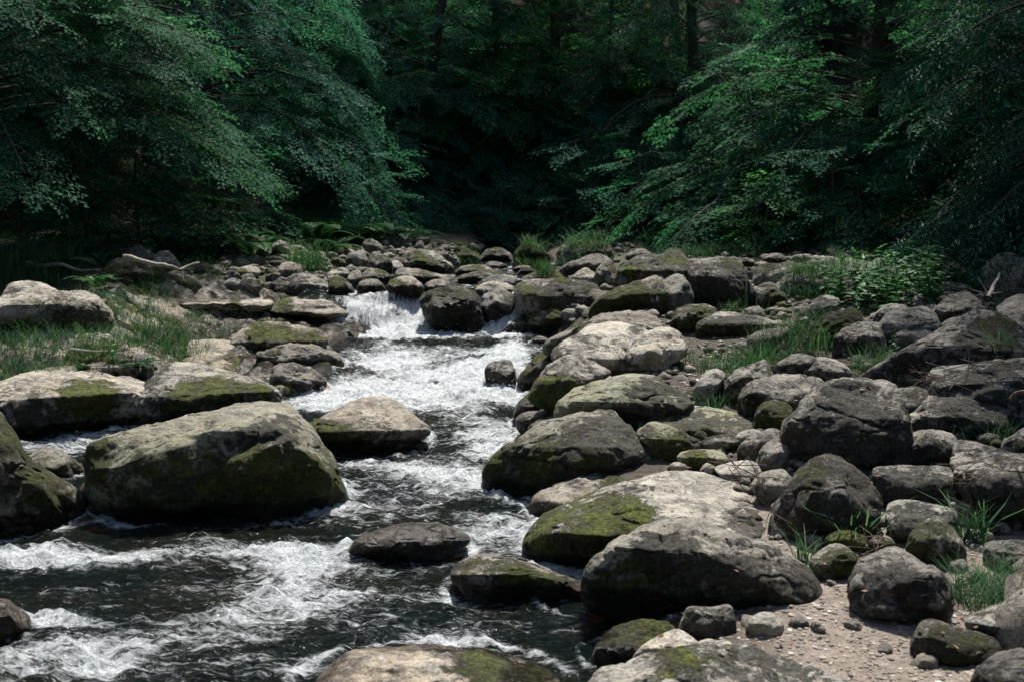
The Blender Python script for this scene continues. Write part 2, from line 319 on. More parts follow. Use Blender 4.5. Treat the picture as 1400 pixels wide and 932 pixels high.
def build_water():
    ys = [3.2]
    while ys[-1] < 34: ys.append(ys[-1]+max(.012, .0026*ys[-1]**1.05))
    ys = np.array(ys); nx = 520; t = np.linspace(0, 1, nx)
    xl = np.where(ys < 11, -8.5, itp(ys, PT_XL)-.45); xr = itp(ys, PT_XR)+.5
    X = xl[:, None]+(xr-xl)[:, None]*t[None, :]; Y = np.repeat(ys[:, None], nx, 1)
    # the ledge lines bend a little
    Yb = Y+.28*np.sin(X*1.7+.6)*sstep(12.4, 13.2, Y)*sstep(15.2, 14, Y)+.16*np.sin(X*2.3+1)*sstep(15, 15.5, Y)*sstep(17, 16, Y)
    Z = W(Yb); P = np.stack([X.ravel(), Y.ravel(), 0*X.ravel()], 1)
    foam = foam_glint_at(X, Y)
    # churned water round the stones that stand in it
    for (cx, cy, rx, ry) in ROCKFP:
        if cx < itp(cy, PT_XR)+.6 and cx > itp(cy, PT_XL)-.6 and cy > 4:
            e = np.hypot((X-cx)/(rx+.05), (Y-cy)/(ry+.05)); foam += .42*np.exp(-((e-1.02)/.09)**2)*(Y > cy-ry)
    foam += .13+.22*fbm(P*np.array([.9, 1.6, 1])+3, 3).reshape(X.shape); foam *= .95+.55*fbm(P*np.array([1.6, 2.6, 1])+77, 3).reshape(X.shape); turb = np.clip(.45+foam, 0, 1.2)  # thin foam everywhere also paints the glitter of the ripples
    wv = fbm(P*np.array([1.5, 2.4, 1]), 3).reshape(X.shape)*.035*turb
    wv += np.abs(fbm(P*np.array([5, 8, 1])+9, 3).reshape(X.shape))*.05*turb+fbm(P*np.array([11, 20, 1]), 3).reshape(X.shape)*.014*turb
    wv += fbm(P*np.array([3.1, 3.5, 1])+31, 3).reshape(X.shape)*.05*foam
    slope = np.gradient(Z, axis=0)/np.gradient(Y, axis=0); fall = sstep(.10, .5, slope)
    s = np.cumsum(np.hypot(np.gradient(ys), np.gradient(W(ys))))
    # fall water: strands that stand proud of the sheet
    Z = Z+wv+fall*.022*fbm(np.stack([X.ravel()*6, Y.ravel()*1.1, 0*X.ravel()], 1), 3).reshape(X.shape)
    fc = grid_faces(nx, len(ys))
    o = mesh('water', np.stack([X.ravel(), Y.ravel(), Z.ravel()], 1), fc, water_material(), attrs={'foam': ('POINT', np.clip(foam, 0, 1.3).ravel()), 'fall': ('POINT', fall.ravel())})
    uv = o.data.uv_layers.new(name='flow'); U = np.stack([X.ravel(), np.repeat(s[:, None], nx, 1).ravel()], 1).astype(np.float32)
    uv.data.foreach_set('uv', U[fc.ravel()].ravel()); tag(o, kind='structure')
    # flung drops over the white water
    r = np.random.default_rng(3); w = (foam.ravel()-.75).clip(0); w /= w.sum(); k = r.choice(len(w), 1500, p=w)
    base = np.stack([X.ravel()[k], Y.ravel()[k], Z.ravel()[k]], 1)+np.stack([r.normal(0, .03, 1500), r.normal(0, .03, 1500), r.exponential(.03, 1500)+.01], 1)
    oc = np.array([[1, 0, 0], [-1, 0, 0], [0, 1, 0], [0, -1, 0], [0, 0, 1], [0, 0, -1]], float); of = np.array([[0, 2, 4], [2, 1, 4], [1, 3, 4], [3, 0, 4], [2, 0, 5], [1, 2, 5], [3, 1, 5], [0, 3, 5]])
    sz = r.uniform(.002, .0065, 1500); V = (base[:, None]+oc[None]*sz[:, None, None]).reshape(-1, 3); Fc = (of[None]+6*np.arange(1500)[:, None, None]).reshape(-1, 3)
    q = NT('spray'); q.b.inputs['Base Color'].default_value = (.8, .83, .85, 1); q.b.inputs['Roughness'].default_value = .2
    tag(mesh('water_spray', V, Fc, q.m), 'fine white drops of spray flung up over the rapids', 'spray', kind='stuff')

# ------------------------------------------------------------------ boulders
_ico = {}
def ico(n):
    if n not in _ico:
        bm = bmesh.new(); bmesh.ops.create_icosphere(bm, subdivisions=n, radius=1)
        _ico[n] = (np.array([v.co[:] for v in bm.verts]), np.array([[v.index for v in f.verts] for f in bm.faces])); bm.free()
    return _ico[n]
def catmull(P, n=6):
    P = np.array(P, float); out = []; N = len(P)
    for i in range(N):
        a, b, c, d = P[i-1], P[i], P[(i+1) % N], P[(i+2) % N]
        for t in np.linspace(0, 1, n, endpoint=False):
            out.append(.5*((2*b)+(-a+c)*t+(2*a-5*b+4*c-d)*t*t+(-a+3*b-3*c+d)*t**3))
    return np.array(out)
def radial(P, n=360):
    A = P; B = np.roll(P, -1, 0); th = np.arange(n)/n*2*math.pi-math.pi; R = np.zeros(n)
    for k, t in enumerate(th):
        d = np.array([math.cos(t), math.sin(t)]); e = B-A; den = d[0]*e[:, 1]-d[1]*e[:, 0]
        den = np.where(abs(den) < 1e-9, 1e-9, den); s = (A[:, 0]*e[:, 1]-A[:, 1]*e[:, 0])/den; u = (A[:, 0]*d[1]-A[:, 1]*d[0])/den
        ok = (u >= -1e-6) & (u <= 1+1e-6) & (s > 0); R[k] = s[ok].max() if ok.any() else .5
    ker = np.exp(-np.linspace(-2, 2, 9)**2); ker /= ker.sum()
    return th, np.convolve(np.concatenate([R[-4:], R, R[:4]]), ker, 'valid')
_seed = [100]
def boulder(label, pts, name='boulder', cat='boulder', m=0., ml=0., mt=0., l=0., lt=0., g=0., t=1., w=.5, k=.75, kc=.15, d=.8, e=.85, n=.075, cut=5, b=(), lb=(), wet=0., sink=.22, base=None, dist=None, dd=0., group=None, ridge=None):
    """pts: outline in photo px (flat list); it is given its own distance, real size and depth."""
    if min(pts[0::2]) > 960: l = l+.13; t = t*.92  # right-hand rocks: more lichen, and tone lowered for tree shade
    _seed[0] += 1; r = np.random.default_rng(_seed[0])
    P = np.array(pts, float).reshape(-1, 2); x0, y0 = P.min(0); x1, y1 = P.max(0)
    bx = base[0] if base else (x0+x1)/2; by = base[1] if base else y1-.04*(y1-y0)
    cen = np.array([(x0+x1)/2, (y0+y1)/2]); a = (x1-x0)/2; bb = (y1-y0)/2
    h0 = hit(bx, by); D0 = np.linalg.norm(h0-np.array([0, 0, CAMZ]))
    Dm = d*(a*.55+bb*.75)*D0/F
    D = dist if dist else D0+.55*Dm+dd
    mpp = D/F
    C = np.array([0, 0, CAMZ])+ray(*cen)*D*1.0
    dirn = ray(*cen); e1 = np.cross(dirn, [0, 0, 1]); e1 /= np.linalg.norm(e1); e2 = np.cross(e1, dirn)
    cosf = 1/np.linalg.norm([(cen[0]-700)/F, (cen[1]-466)/F, 1]); mpp = D*cosf/F
    Q = catmull(np.stack([(P[:, 0]-cen[0])/a, -(P[:, 1]-cen[1])/bb], 1)); th, R = radial(Q)
    size = x1-x0; lev = 7 if size > 150 else 6 if size > 62 else 5 if size > 26 else 4
    V, Fc = ico(lev); ang = np.arctan2(V[:, 2], V[:, 0]); Rv = np.interp(ang, np.append(th, math.pi), np.append(R, R[0]))
    rho = np.sqrt(V[:, 0]**2+V[:, 2]**2); c_, s_ = np.cos(ang), np.sin(ang)
    rr = np.clip(rho, 0, 1)**e; vv = np.sign(V[:, 1])*np.abs(V[:, 1])**e
    # unit-space point (u, v, w); v<0 faces the camera
    p = np.stack([Rv*rr*c_, vv, Rv*rr*s_], 1)
    off = r.uniform(0, 400, 3)
    lump = fbm(p*1.25+off, 3); p[:, 1] *= 1+.22*lump; fr = sstep(.98, .75, rho)
    # flat facets hewn into the rounded body
    for i in range(cut):
        nn = r.normal(size=3)*np.array([.9, .6, .7]); nn[1] = -abs(nn[1])-.25; nn /= np.linalg.norm(nn)
        if nn[2] < -.3: nn[2] *= -1
        hh = (p@nn).max()*(r.uniform(.74, .9) if e > .76 else r.uniform(.64, .86)); q = p@nn-hh; p -= np.where(q > 0, q*.86, 0)[:, None]*nn*fr[:, None]**.4
    if ridge:     # (u0,w0,u1,w1,depth): a second lobe pushed out below a line
        u0, w0, u1, w1, dep = ridge; tt = (p[:, 0]-u0)/(u1-u0); wl = w0+(w1-w0)*tt-.25*(tt-.5)**2
        p[:, 1] -= dep*sstep(-.02, .10, wl-p[:, 2])*sstep(-.05, .12, tt)*sstep(1.35, 1.1, tt)*(p[:, 1] < .2)*fr
    p[:, 1] += .38*np.clip(-.12-p[:, 2], 0, None)*fr
    # the top leans back so that it catches the light
    p[:, 1] += k*np.clip(p[:, 2]-kc, 0, None)*(1+.0*p[:, 1])
    w_ = np.where(p[:, 2] < 0, p[:, 2]*(1+sink), p[:, 2])
    au, bw = a*mpp, bb*mpp; sc = min(au, bw)
    L = np.stack([p[:, 0]*au, p[:, 1]*Dm, w_*bw], 1)
    nv = L/np.array([au, Dm, bw])**2; nv /= np.linalg.norm(nv, axis=1)[:, None]+1e-9
    u, wv = p[:, 0], p[:, 2]; hrel = (wv+1)/2
    moss = m+(.22 if y1 < 480 else .10)+.22*(.6-hrel)+ml*(.55-hrel)*1.6+mt*(hrel-.55)*1.8  # moss thickens low down, also painting the shaded faces dark
    lich_shade = l+.06+.10*(.5-hrel)+lt*(hrel-.5)*1.8; alg = g+.12+.25*(.6-hrel)  # lichen on the lower half doubles as painted shade
    PX = cen[0]+u*a; PY = cen[1]-wv*bb
    for (bx_, by_, br, ba) in b: moss = moss+ba*np.exp(-(((PX-bx_)/br)**2+((PY-by_)/(br*.7))**2))*(vv < .3)
    for (bx_, by_, br, ba) in lb: lich_shade = lich_shade+ba*np.exp(-(((PX-bx_)/br)**2+((PY-by_)/(br*.7))**2))*(vv < .3)  # lichen spots; on dark sides they stand in for shade
    f1 = fbm(L/max(sc, .05)*1.1+off, 3); f2 = fbm(L*5+off, 4, .55); rid = 1-np.abs(fbm(L*2.6+off*2, 3))
    f3 = 1-2*np.abs(fbm(L/max(sc, .05)*2.1+off*3, 2)); disp = n*sc*f1+n*.45*sc*(f3-.4)*fr+.02*f2*min(1, sc*4)-.035*min(1, sc*3)*np.clip(rid-.88, 0, 1)/.12*.5
    disp = disp+.016*sstep(.42, .75, moss+.55*fbm(L*4+off*4, 3))*min(1, sc*4)     # moss cushions stand proud
    if size > 55:     # a crack or two across the body
        for _k in range(1+(size > 120)+(e < .76)):
            cn = r.normal(size=3)*[1, .4, 1]; cn /= np.linalg.norm(cn); cd = (p@cn)-r.uniform(-.45, .45)+.16*fbm(p*1.7+off+_k*31, 3)
            disp = disp-.055*sc*np.exp(-(cd/.022)**2)*(fbm(p*1.3+off+_k*13, 2) > -.05)*fr
    L = L+nv*disp[:, None]
    Wd = C+L[:, :1]*e1+L[:, 1:2]*dirn+L[:, 2:3]*e2
    cx, cy = float(Wd[:, 0].mean()), float(Wd[:, 1].mean()); gz0 = float(h0[2])
    fx = Wd[:, 0].max()-Wd[:, 0].min(); fy = Wd[:, 1].max()-Wd[:, 1].min(); ROCKFP.append((cx, cy, fx/2*.92, fy/2*.92))
    wetv = np.zeros(len(u))
    if itp(cy, PT_XL) < cx < itp(cy, PT_XR)+.25: wet = max(wet, .15)
    if wet: wetv = 1-sstep(0, wet*2, Wd[:, 2]-gz0); wetv = wetv
    if wet >= 9: wetv = np.ones(len(u))
    org = np.array([cx, cy, gz0])
    o = mesh(name, Wd-org, Fc, ROCK, loc=org, attrs={'moss': ('POINT', moss), 'lich_shade': ('POINT', lich_shade), 'wet': ('POINT', wetv), 'alg': ('POINT', alg)})
    o['tone'] = float(t); o['warm'] = float(w)
    return tag(o, label, cat, group)
B = boulder
# ---- in and along the water, near
B('smooth pinkish boulder with one dark moss stain, in the water at the bottom edge', [425,935,445,905,480,885,540,879,620,882,680,893,730,910,768,935,765,1000,425,1000], w=.95, t=1.15, k=.9, kc=-.2, base=(595,985), b=[(668,912,45,.9),(740,925,30,.7)], lb=[(640,925,30,.5)], cut=3, n=.03, wet=.04)
B('broad pale boulder with a black moss band, below the gravel beach at the bottom edge', [805,940,850,915,900,893,960,881,1010,880,1080,893,1130,910,1175,935,1170,1010,800,1010], w=.45, t=1.2, k=.8, kc=-.1, base=(990,1000), b=[(930,915,50,.5)], lb=[(1000,912,45,1.1),(1060,925,60,.9),(950,925,30,.9)], l=.1)
B('flat pinkish slab half under water beside the big dark mossy boulder', [736,858,760,845,800,837,850,841,885,856,880,885,820,893,765,880], w=.95, t=1.05, k=1., kc=-.4, cut=3, wet=.07, ml=.1)
B('upright dark mossy stone standing between the flat pink slab and the pale angular stone', [808,905,815,880,828,864,850,853,885,848,915,850,922,865,900,885,868,900,850,925,815,925], w=.7, t=.75, m=.35, mt=.3, lb=[(850,880,40,.5)], wet=.12, cut=6)
B('small pale angular stone leaning on the upright dark mossy stone', [866,900,880,882,910,864,930,860,951,872,964,890,940,903,890,908], name='stone', w=.7, t=1.25, k=.8, kc=-.1, cut=8, e=.75, n=.03)
B('little grey stone just right of the small pale angular stone', [953,890,956,877,975,873,990,885,982,896,960,897], name='stone', w=.5, cut=6)
B('blocky grey stone with black streaks in front of the big dark mossy boulder', [931,862,934,845,941,830,972,828,998,825,1005,845,1004,868,985,876,958,873], w=.4, t=1.05, k=.3, lb=[(960,850,40,.5),(990,860,30,.5)], l=.25, cut=7, e=.65, n=.03)
B('smooth egg-shaped pale green-grey stone on the gravel beach', [1020,862,1026,845,1044,836,1060,840,1071,855,1060,872,1030,874], name='stone', w=.3, t=1.25, g=.2, cut=0, n=.02)
B('small dull brown stone at the right end of the egg-shaped pale stone', [1078,856,1084,845,1097,841,1106,850,1098,858], name='stone', w=.5, t=.7)
B('massive dark-faced boulder with a pale top and mossy hollow, in front on the right', [798,801,804,778,829,752,863,728,892,714,926,709,960,711,989,718,1019,731,1061,748,1094,766,1115,786,1124,808,1118,832,1080,845,960,845,860,838,803,822], w=.55, t=.82, k=1.1, kc=.3, d=.75, ml=.42, m=.0, b=[(840,790,50,.55),(925,770,60,.25)], lb=[(910,755,40,.8),(1040,800,80,.7),(1090,810,50,.7),(960,800,60,.6)], l=.12, lt=-.1, cut=4, wet=.1, ridge=(-.62,.55,.1,.62,.0), g=.15)  # lichen low on the face paints shade over its moss
B('biggest pale smooth boulder with a patch of green moss on its lower left end', [718,744,728,725,754,704,787,683,821,666,859,654,892,641,926,634,960,636,993,646,1023,660,1044,675,1058,697,1062,730,1000,775,900,788,820,798,779,783,737,765], w=.5, t=1.15, k=1.1, kc=-.15, d=.9, base=(850,785), b=[(830,705,55,1.0),(775,735,55,.95),(860,730,50,.6),(745,740,40,.6)], lb=[(870,668,30,.5),(1030,700,40,.6),(1010,720,40,.5)], cut=2, n=.035, wet=.1, g=.0)  # lichen spots at the right end paint a shadow there
B('low smooth grey rock with a rounded knob, behind the biggest pale smooth boulder', [724,690,738,671,779,657,800,650,818,640,834,637,863,650,850,672,800,700,755,715,732,708], w=.8, t=.95, k=.9, kc=-.2, cut=2, b=[(845,655,22,.8)], wet=.07)
B('large green-grey boulder with a peaked top and dark mossy foot at the water', [662,676,663,645,680,618,710,596,735,578,775,566,808,559,829,555,844,560,858,577,880,599,897,624,890,645,840,650,770,668,703,688,668,686], w=.35, t=.95, k=.7, kc=.15, d=.8, m=.05, b=[(700,640,45,.9),(680,670,35,.6),(740,620,40,.3)], lb=[(830,590,40,.9),(800,640,70,.9),(860,600,30,.6),(760,660,50,.7)], l=.22, g=.3, cut=6, n=.05, wet=.12, e=.78)  # spots at the lower right darken it as shade
B('flat pale yellowish slab with a black lichen fringe, in the middle of the right bank', [873,581,877,564,891,553,908,549,949,553,990,558,1018,567,1033,581,1025,592,983,604,949,605,905,600,875,590], w=.35, t=1.4, k=1.2, kc=-.35, g=.5, lb=[(900,570,30,.9),(960,592,35,1.1),(930,580,25,.6),(1010,585,25,.8)], l=.08, b=[(965,600,30,.4)], cut=6, e=.7, n=.03, dd=.15)
B('rounded yellow-green stone with a black spot, below the flat pale yellowish slab', [871,594,880,581,897,576,922,583,942,594,960,606,945,624,908,632,884,622], w=.4, t=1.15, k=.7, g=.55, b=[(915,610,30,.7)], lb=[(890,590,14,1.3),(935,605,25,.7)], cut=4)
B('small oval stone, green on its left, behind the biggest pale smooth boulder', [926,629,934,618,960,613,985,616,999,629,985,642,940,642], name='stone', w=.4, t=1.15, k=.6, g=.4, b=[(955,622,22,.5)], cut=2)
B('pale flat-topped angular stone under a tangle of dry twigs', [978,640,1006,630,1028,628,1040,638,1035,655,1006,658,985,650], name='stone', w=.5, t=1.3, k=1., kc=-.3, cut=8, e=.7)
B('round dark grey stone tucked behind the right shoulder of the biggest pale boulder', [1029,664,1048,645,1070,640,1083,652,1082,675,1066,695,1042,690], name='stone', w=.6, t=.8, l=.12, cut=2)
B('tall narrow grey stone against the left foot of the huge lichened boulder', [1034,642,1040,617,1052,601,1072,592,1080,610,1078,640,1050,650], name='stone', w=.3, t=.85, l=.1, cut=4)
B('dark slanting stone left of the huge lichened boulder', [1010,612,1037,591,1057,584,1070,592,1058,612,1040,630,1014,630], name='stone', w=.4, t=.75, l=.15, m=.1, cut=4)
B('low dark mossy stone right of the rounded yellow-green stone', [950,612,971,598,1002,590,1017,598,1004,614,970,620], name='stone', w=.5, t=.7, m=.35, l=.1, cut=3)
B('little pale oval stone wedged beside the low dark mossy stone', [1000,606,1010,592,1030,586,1042,594,1030,610,1010,614], name='stone', w=.4, t=1.05, g=.2, cut=2)
B('huge pale-topped lichened boulder with a dark face, dominating the right bank', [1070,614,1074,585,1090,563,1099,545,1123,523,1160,515,1195,513,1219,522,1232,547,1240,571,1246,602,1240,632,1200,648,1130,648,1080,638], w=.38, t=1.0, k=.75, kc=.15, d=.85, lb=[(1160,585,60,.75),(1195,610,60,.8),(1165,532,22,1.1),(1130,600,50,.5),(1140,545,18,.9),(1225,590,30,.8)], l=.12, cut=7, n=.05, e=.74)  # lichen on the face also paints it as the unlit side
B('brown and white patchy rounded boulder with blades of grass at its right foot', [1054,722,1058,696,1076,672,1088,648,1112,626,1132,620,1160,631,1184,655,1200,684,1192,712,1150,738,1100,748,1060,742], w=.65, t=.85, k=.5, l=.42, lt=.1, mt=.2, lb=[(1140,665,45,.5),(1160,700,50,.6)], b=[(1110,640,30,.5)], cut=4, n=.04)
B('round grey stone with a bald top, between the huge boulder and the right-hand blocks', [1241,606,1251,592,1275,586,1299,592,1308,608,1304,632,1275,640,1247,637], w=.5, t=.9, l=.1, lb=[(1270,620,30,.7)], cut=2, n=.02)
B('squared grey block with a flat bright top, right of the patchy brown boulder', [1194,648,1204,641,1239,637,1291,633,1306,641,1305,668,1295,690,1240,698,1204,697,1197,676], w=.25, t=.95, k=1.2, kc=.4, l=.3, lb=[(1240,665,60,.4)], cut=6, e=.55, n=.03)
B('rounded grey block with a light top resting in front of the squared block', [1213,702,1219,690,1247,684,1291,690,1306,702,1296,725,1255,746,1223,744,1214,724], w=.3, t=1.05, k=.9, kc=.2, l=.1, lb=[(1260,712,50,.6)], cut=4, e=.7, n=.03)
B('upright mossy knob with a bare tip, above the pebbly path', [1245,750,1255,724,1275,709,1295,713,1311,732,1314,757,1291,773,1259,770], w=.5, t=.9, m=.5, cut=3, lb=[(1275,760,20,.4)])
B('grey-green rounded stone on the beach behind the dark angular boulder', [1108,770,1124,750,1144,742,1164,752,1179,770,1168,792,1132,796,1112,786], w=.4, t=1., m=.12, g=.35, b=[(1160,765,25,.6)], cut=3)
B('small all-mossy stone under the grass tuft of the patchy brown boulder', [1131,745,1136,730,1156,721,1180,731,1184,750,1160,760], name='stone', m=.6, t=.8, cut=2)
B('low brown mossy stone left of the upright mossy knob', [1186,748,1192,736,1206,731,1220,736,1220,752,1200,756], name='stone', m=.4, w=.8, t=.8, cut=2)
B('dark angular boulder with a pointed light top standing alone on the beach', [1164,815,1166,792,1178,768,1200,762,1222,747,1239,755,1262,767,1281,774,1295,788,1298,815,1287,842,1255,856,1215,852,1176,838], w=.4, t=.8, k=1., kc=.35, l=.34, lt=-.2, lb=[(1230,810,60,.5)], cut=6, e=.7, n=.04, d=.95)  # front spot and thinner lichen on top paint shaded face, lit top
B('big cracked block with a stepped top, cut by the right edge', [1303,614,1319,604,1359,612,1400,622,1465,640,1470,730,1390,728,1345,702,1322,682,1308,650], w=.35, t=.95, k=1., kc=.2, l=.28, lb=[(1370,680,50,.6)], cut=8, e=.6)  # dark spot paints the shaded right part
B('small spotted stone at the right edge above the big cracked block', [1373,610,1391,592,1404,583,1435,580,1445,620,1390,628], w=.3, t=.95, l=.25, cut=5)
B('dark mossy log-like rock lying at the lower right of the beach', [1250,897,1258,858,1279,850,1319,858,1351,866,1362,887,1335,913,1279,914], w=.6, t=.6, m=.4, l=.2, cut=5)
B('smooth pale grey rounded boulder at the right edge of the beach', [1325,857,1347,839,1375,829,1404,823,1455,830,1458,885,1370,888,1338,876], w=.35, t=1.05, k=.8, kc=-.1, cut=1, n=.03)
B('dark wet-looking corner boulder at the bottom right of the picture', [1338,925,1356,905,1383,891,1404,885,1455,890,1460,965,1340,960], w=.4, t=.5, l=.3, m=.2, cut=5)
B('dark flat ledge of rock behind the big tussock at the right edge', [1350,750,1375,740,1404,737,1450,740,1450,785,1360,785], name='rock_ledge', w=.4, t=.6, l=.3, cut=5)
B('small reddish round stone behind the long-bladed grass tuft on the right', [1313,690,1320,681,1337,678,1353,690,1348,708,1320,710], name='stone', w=1., t=.9, l=.1, cut=1)
# ---- right bank, middle
B('long slanting slab rising to the right, with a dark mossy upper end', [1184,513,1212,494,1263,463,1298,439,1325,424,1349,421,1368,428,1385,443,1398,461,1396,490,1370,510,1320,525,1260,532,1215,528], w=.4, t=.85, k=.9, kc=.0, l=.18, lb=[(1350,455,35,.9),(1260,500,50,.3)], mt=.0, b=[(1345,440,30,.4)], cut=5, e=.7, n=.03, d=.6)
B('brown-grey boulder cut by the right edge behind the long slanting slab', [1364,426,1380,410,1400,403,1455,408,1460,510,1402,500,1388,455], w=.65, t=.85, l=.12, cut=4)
B('flat rough slab lying over the lower end of the long slanting slab', [1275,511,1315,490,1339,478,1366,476,1387,481,1397,492,1370,510,1315,525,1280,524], w=.5, t=.85, k=1., kc=-.2, l=.15, cut=6, e=.7)
B('wide grey block with a bright straight upper edge at the right edge of the picture', [1274,528,1281,509,1315,503,1366,492,1402,488,1475,488,1480,580,1400,592,1340,578,1285,560], w=.2, t=.9, k=.7, kc=.35, l=.22, lb=[(1360,540,60,.3)], cut=6, e=.62, n=.03)
B('white and black blotched boulder with a humped top, below the wide grey block', [1244,576,1253,557,1277,538,1298,541,1332,538,1356,546,1371,561,1372,587,1349,606,1298,598,1250,592], w=.2, t=1.1, k=.7, kc=0., l=.3, lb=[(1320,585,50,.6),(1345,575,30,.4)], cut=6, n=.06)
B('small brown mossy-capped stone at the foot of the long slanting slab', [1228,518,1239,504,1260,498,1275,509,1273,527,1236,530], name='stone', w=.7, t=.7, m=.3, mt=.3, l=.2, cut=3)
B('dark lichened rock wedged right of the huge boulder', [1222,536,1245,528,1272,532,1278,560,1262,590,1240,595,1228,570], w=.3, t=.65, l=.45, cut=4)
B('smooth grey egg-shaped boulder with one mossy spot, behind the huge boulder', [1091,508,1109,492,1129,488,1153,497,1164,509,1157,521,1112,523], w=.45, t=1.05, k=.5, lb=[(1108,496,12,.9)], cut=0, n=.02)
B('dark rounded stone left of the smooth egg-shaped boulder', [1057,505,1078,487,1100,482,1114,490,1095,515,1068,518], w=.4, t=.65, l=.25, cut=2)
B('broad dark boulder with a light lichened back, left of the huge boulder', [1010,553,1020,530,1047,515,1075,512,1112,515,1125,524,1104,550,1092,573,1050,578,1020,572], w=.3, t=.8, k=.8, kc=.2, l=.3, lt=-.1, b=[(1025,550,25,.5)], cut=4)
B('small rounded stone thick with rust-green moss, under the broad dark boulder', [1032,583,1040,557,1057,545,1075,550,1084,566,1078,587,1050,592], m=.6, w=.8, t=.8, cut=1)
B('grey boulder leaning to the right with a mossy dark side, above the flat pale slab', [974,540,989,523,1023,499,1044,489,1052,503,1047,518,1020,535,1013,552,978,553], w=.4, t=.85, l=.25, b=[(1035,510,30,.5)], cut=4)
B('upright oval boulder blotched black and pale grey', [948,535,953,519,968,506,982,504,991,516,979,535,973,556,953,556], w=.3, t=1.05, l=.33, cut=2)
B('dark moss-humped boulder beside the nettles', [1105,463,1119,440,1140,427,1164,422,1178,434,1182,455,1165,475,1120,476], w=.8, t=.65, m=.35, mt=.4, l=.25, cut=3)
B('pale rock with a bright top between the moss-humped boulder and the nettle edge', [1140,466,1157,447,1177,439,1202,443,1207,461,1202,482,1167,488,1142,482], w=.3, t=1.05, l=.22, k=.8, lb=[(1165,470,25,.4)], cut=6)
B('rough grey boulder with leafy sprigs at its right, below the nettles', [1202,450,1215,430,1239,419,1263,421,1283,437,1275,455,1240,475,1215,478], w=.3, t=.95, l=.2, cut=5)
B('small light stone peeping out above the rough grey boulder', [1194,440,1205,420,1222,414,1240,420,1235,438,1205,448], name='stone', w=.3, t=1., l=.2, cut=3)
B('small leaf-covered stone in front of the rough grey boulder', [1220,462,1232,447,1253,443,1272,451,1266,470,1236,482,1220,480], name='stone', w=.3, t=.9, l=.2, cut=3)
B('dark wedge-shaped boulder right of the nettle bed', [1273,430,1291,410,1315,399,1330,406,1339,423,1320,438,1284,445], w=.3, t=.7, l=.25, cut=5, e=.7)
B('low grey stone between the wedge-shaped boulder and the long slab', [1285,448,1300,436,1322,431,1334,440,1320,452,1295,458], name='stone', w=.3, t=.8, l=.2, cut=3)
B('domed brown-grey boulder behind the nettles on the right', [1259,384,1274,363,1298,357,1322,365,1341,378,1338,396,1281,396], w=.6, t=1., l=.08, k=.6, cut=3)
B('low pale rounded stone right under the domed brown-grey boulder', [1272,393,1291,386,1318,388,1327,397,1300,405,1276,402], name='stone', w=.5, t=1.15, cut=1)
B('pale pointed boulder at the upper right edge of the stone bank', [1346,378,1356,357,1380,345,1402,357,1445,370,1448,415,1370,410,1350,396], w=.6, t=1.1, l=.08, k=.5, cut=7, e=.72)
B('round dark boulder behind the nettles at the forest edge', [1233,368,1246,351,1260,354,1264,372,1255,384,1238,382], w=.2, t=.65, l=.1, cut=2)
B('small dark stone squeezed between two domes at the forest edge', [1258,370,1267,360,1282,359,1284,374,1268,382], name='stone', w=.2, t=.6, cut=2)
B('long shadowed boulder with grass hanging over its left end', [1071,398,1074,379,1112,370,1140,361,1167,356,1195,361,1222,365,1240,378,1230,398,1180,410,1130,430,1078,440], base=(1150,402), w=.15, t=.65, l=.15, k=.8, kc=.3, cut=5, n=.05)
B('black and white stone below the long shadowed boulder', [1100,432,1112,413,1129,403,1147,408,1142,422,1112,440], w=.3, t=1., l=.38, cut=5)
B('square boulder with a flat mossy top in the upper right of the stones', [1029,378,1040,365,1068,360,1090,363,1090,392,1072,402,1033,396], w=.3, t=.8, m=.2, mt=.4, k=.8, kc=.4, cut=6, e=.62)
B('round stone with a mossy cap under the square flat-topped boulder', [1035,403,1038,391,1054,388,1071,402,1073,418,1045,422], name='stone', w=.3, t=.7, m=.3, cut=1)
B('great squared boulder with a white-blotched top and black side, upper right of the falls', [941,374,946,360,971,352,999,354,1015,368,1028,389,1042,410,1044,424,989,426,947,418], w=.35, t=.9, k=1.1, kc=.3, d=.9, lb=[(1005,390,40,1.1),(960,400,50,1.1),(1000,360,20,.6)], l=.15, b=[(1000,362,22,.5)], cut=7, e=.6, n=.03)  # large black spots paint the side turned from the light
B('wide boulder covered in white lichen and black moss, left of the great squared boulder', [838,388,849,365,873,349,901,348,928,343,944,360,944,378,915,388,880,390,849,396], w=.2, t=1.25, k=1.2, kc=.0, lb=[(870,355,20,.8),(915,352,30,.7),(930,375,20,.6)], l=.25, b=[(860,370,30,.3),(925,350,30,.4)], cut=6, e=.7)
B('long mossy sloping boulder with a dark brown underside above the pool', [806,425,815,410,846,395,880,381,904,378,912,390,910,412,885,428,818,435], w=.8, t=.8, k=.8, b=[(830,405,25,.8),(860,395,25,.6)], lb=[(870,410,40,.6)], m=.15, cut=4)
B('dark boulder leaning left against the great squared one, mossy at its lower tip', [887,415,894,399,915,379,932,376,943,389,945,413,928,433,894,431], w=.4, t=.75, l=.2, b=[(895,405,18,.9)], m=.05, cut=5)
B('green shaded boulder at the foot of the great squared boulder', [916,448,923,427,942,416,970,418,980,433,965,450,930,457], w=.3, t=.75, m=.4, cut=3)
B('long low slab with a dark front, on the dry stones below the great squared boulder', [952,453,958,440,983,427,1018,429,1052,436,1082,447,1060,456,1000,461,959,461], w=.35, t=.9, k=1.1, kc=.1, lb=[(985,450,40,.7),(1030,448,30,.5)], l=.1, b=[(958,450,12,.6)], cut=4, e=.75)
B('brownish rounded stone in the grass right of the dry pebbles', [1020,474,1028,458,1052,450,1076,448,1072,462,1042,482,1024,484], w=.8, t=.9, l=.15, k=.7, cut=3)
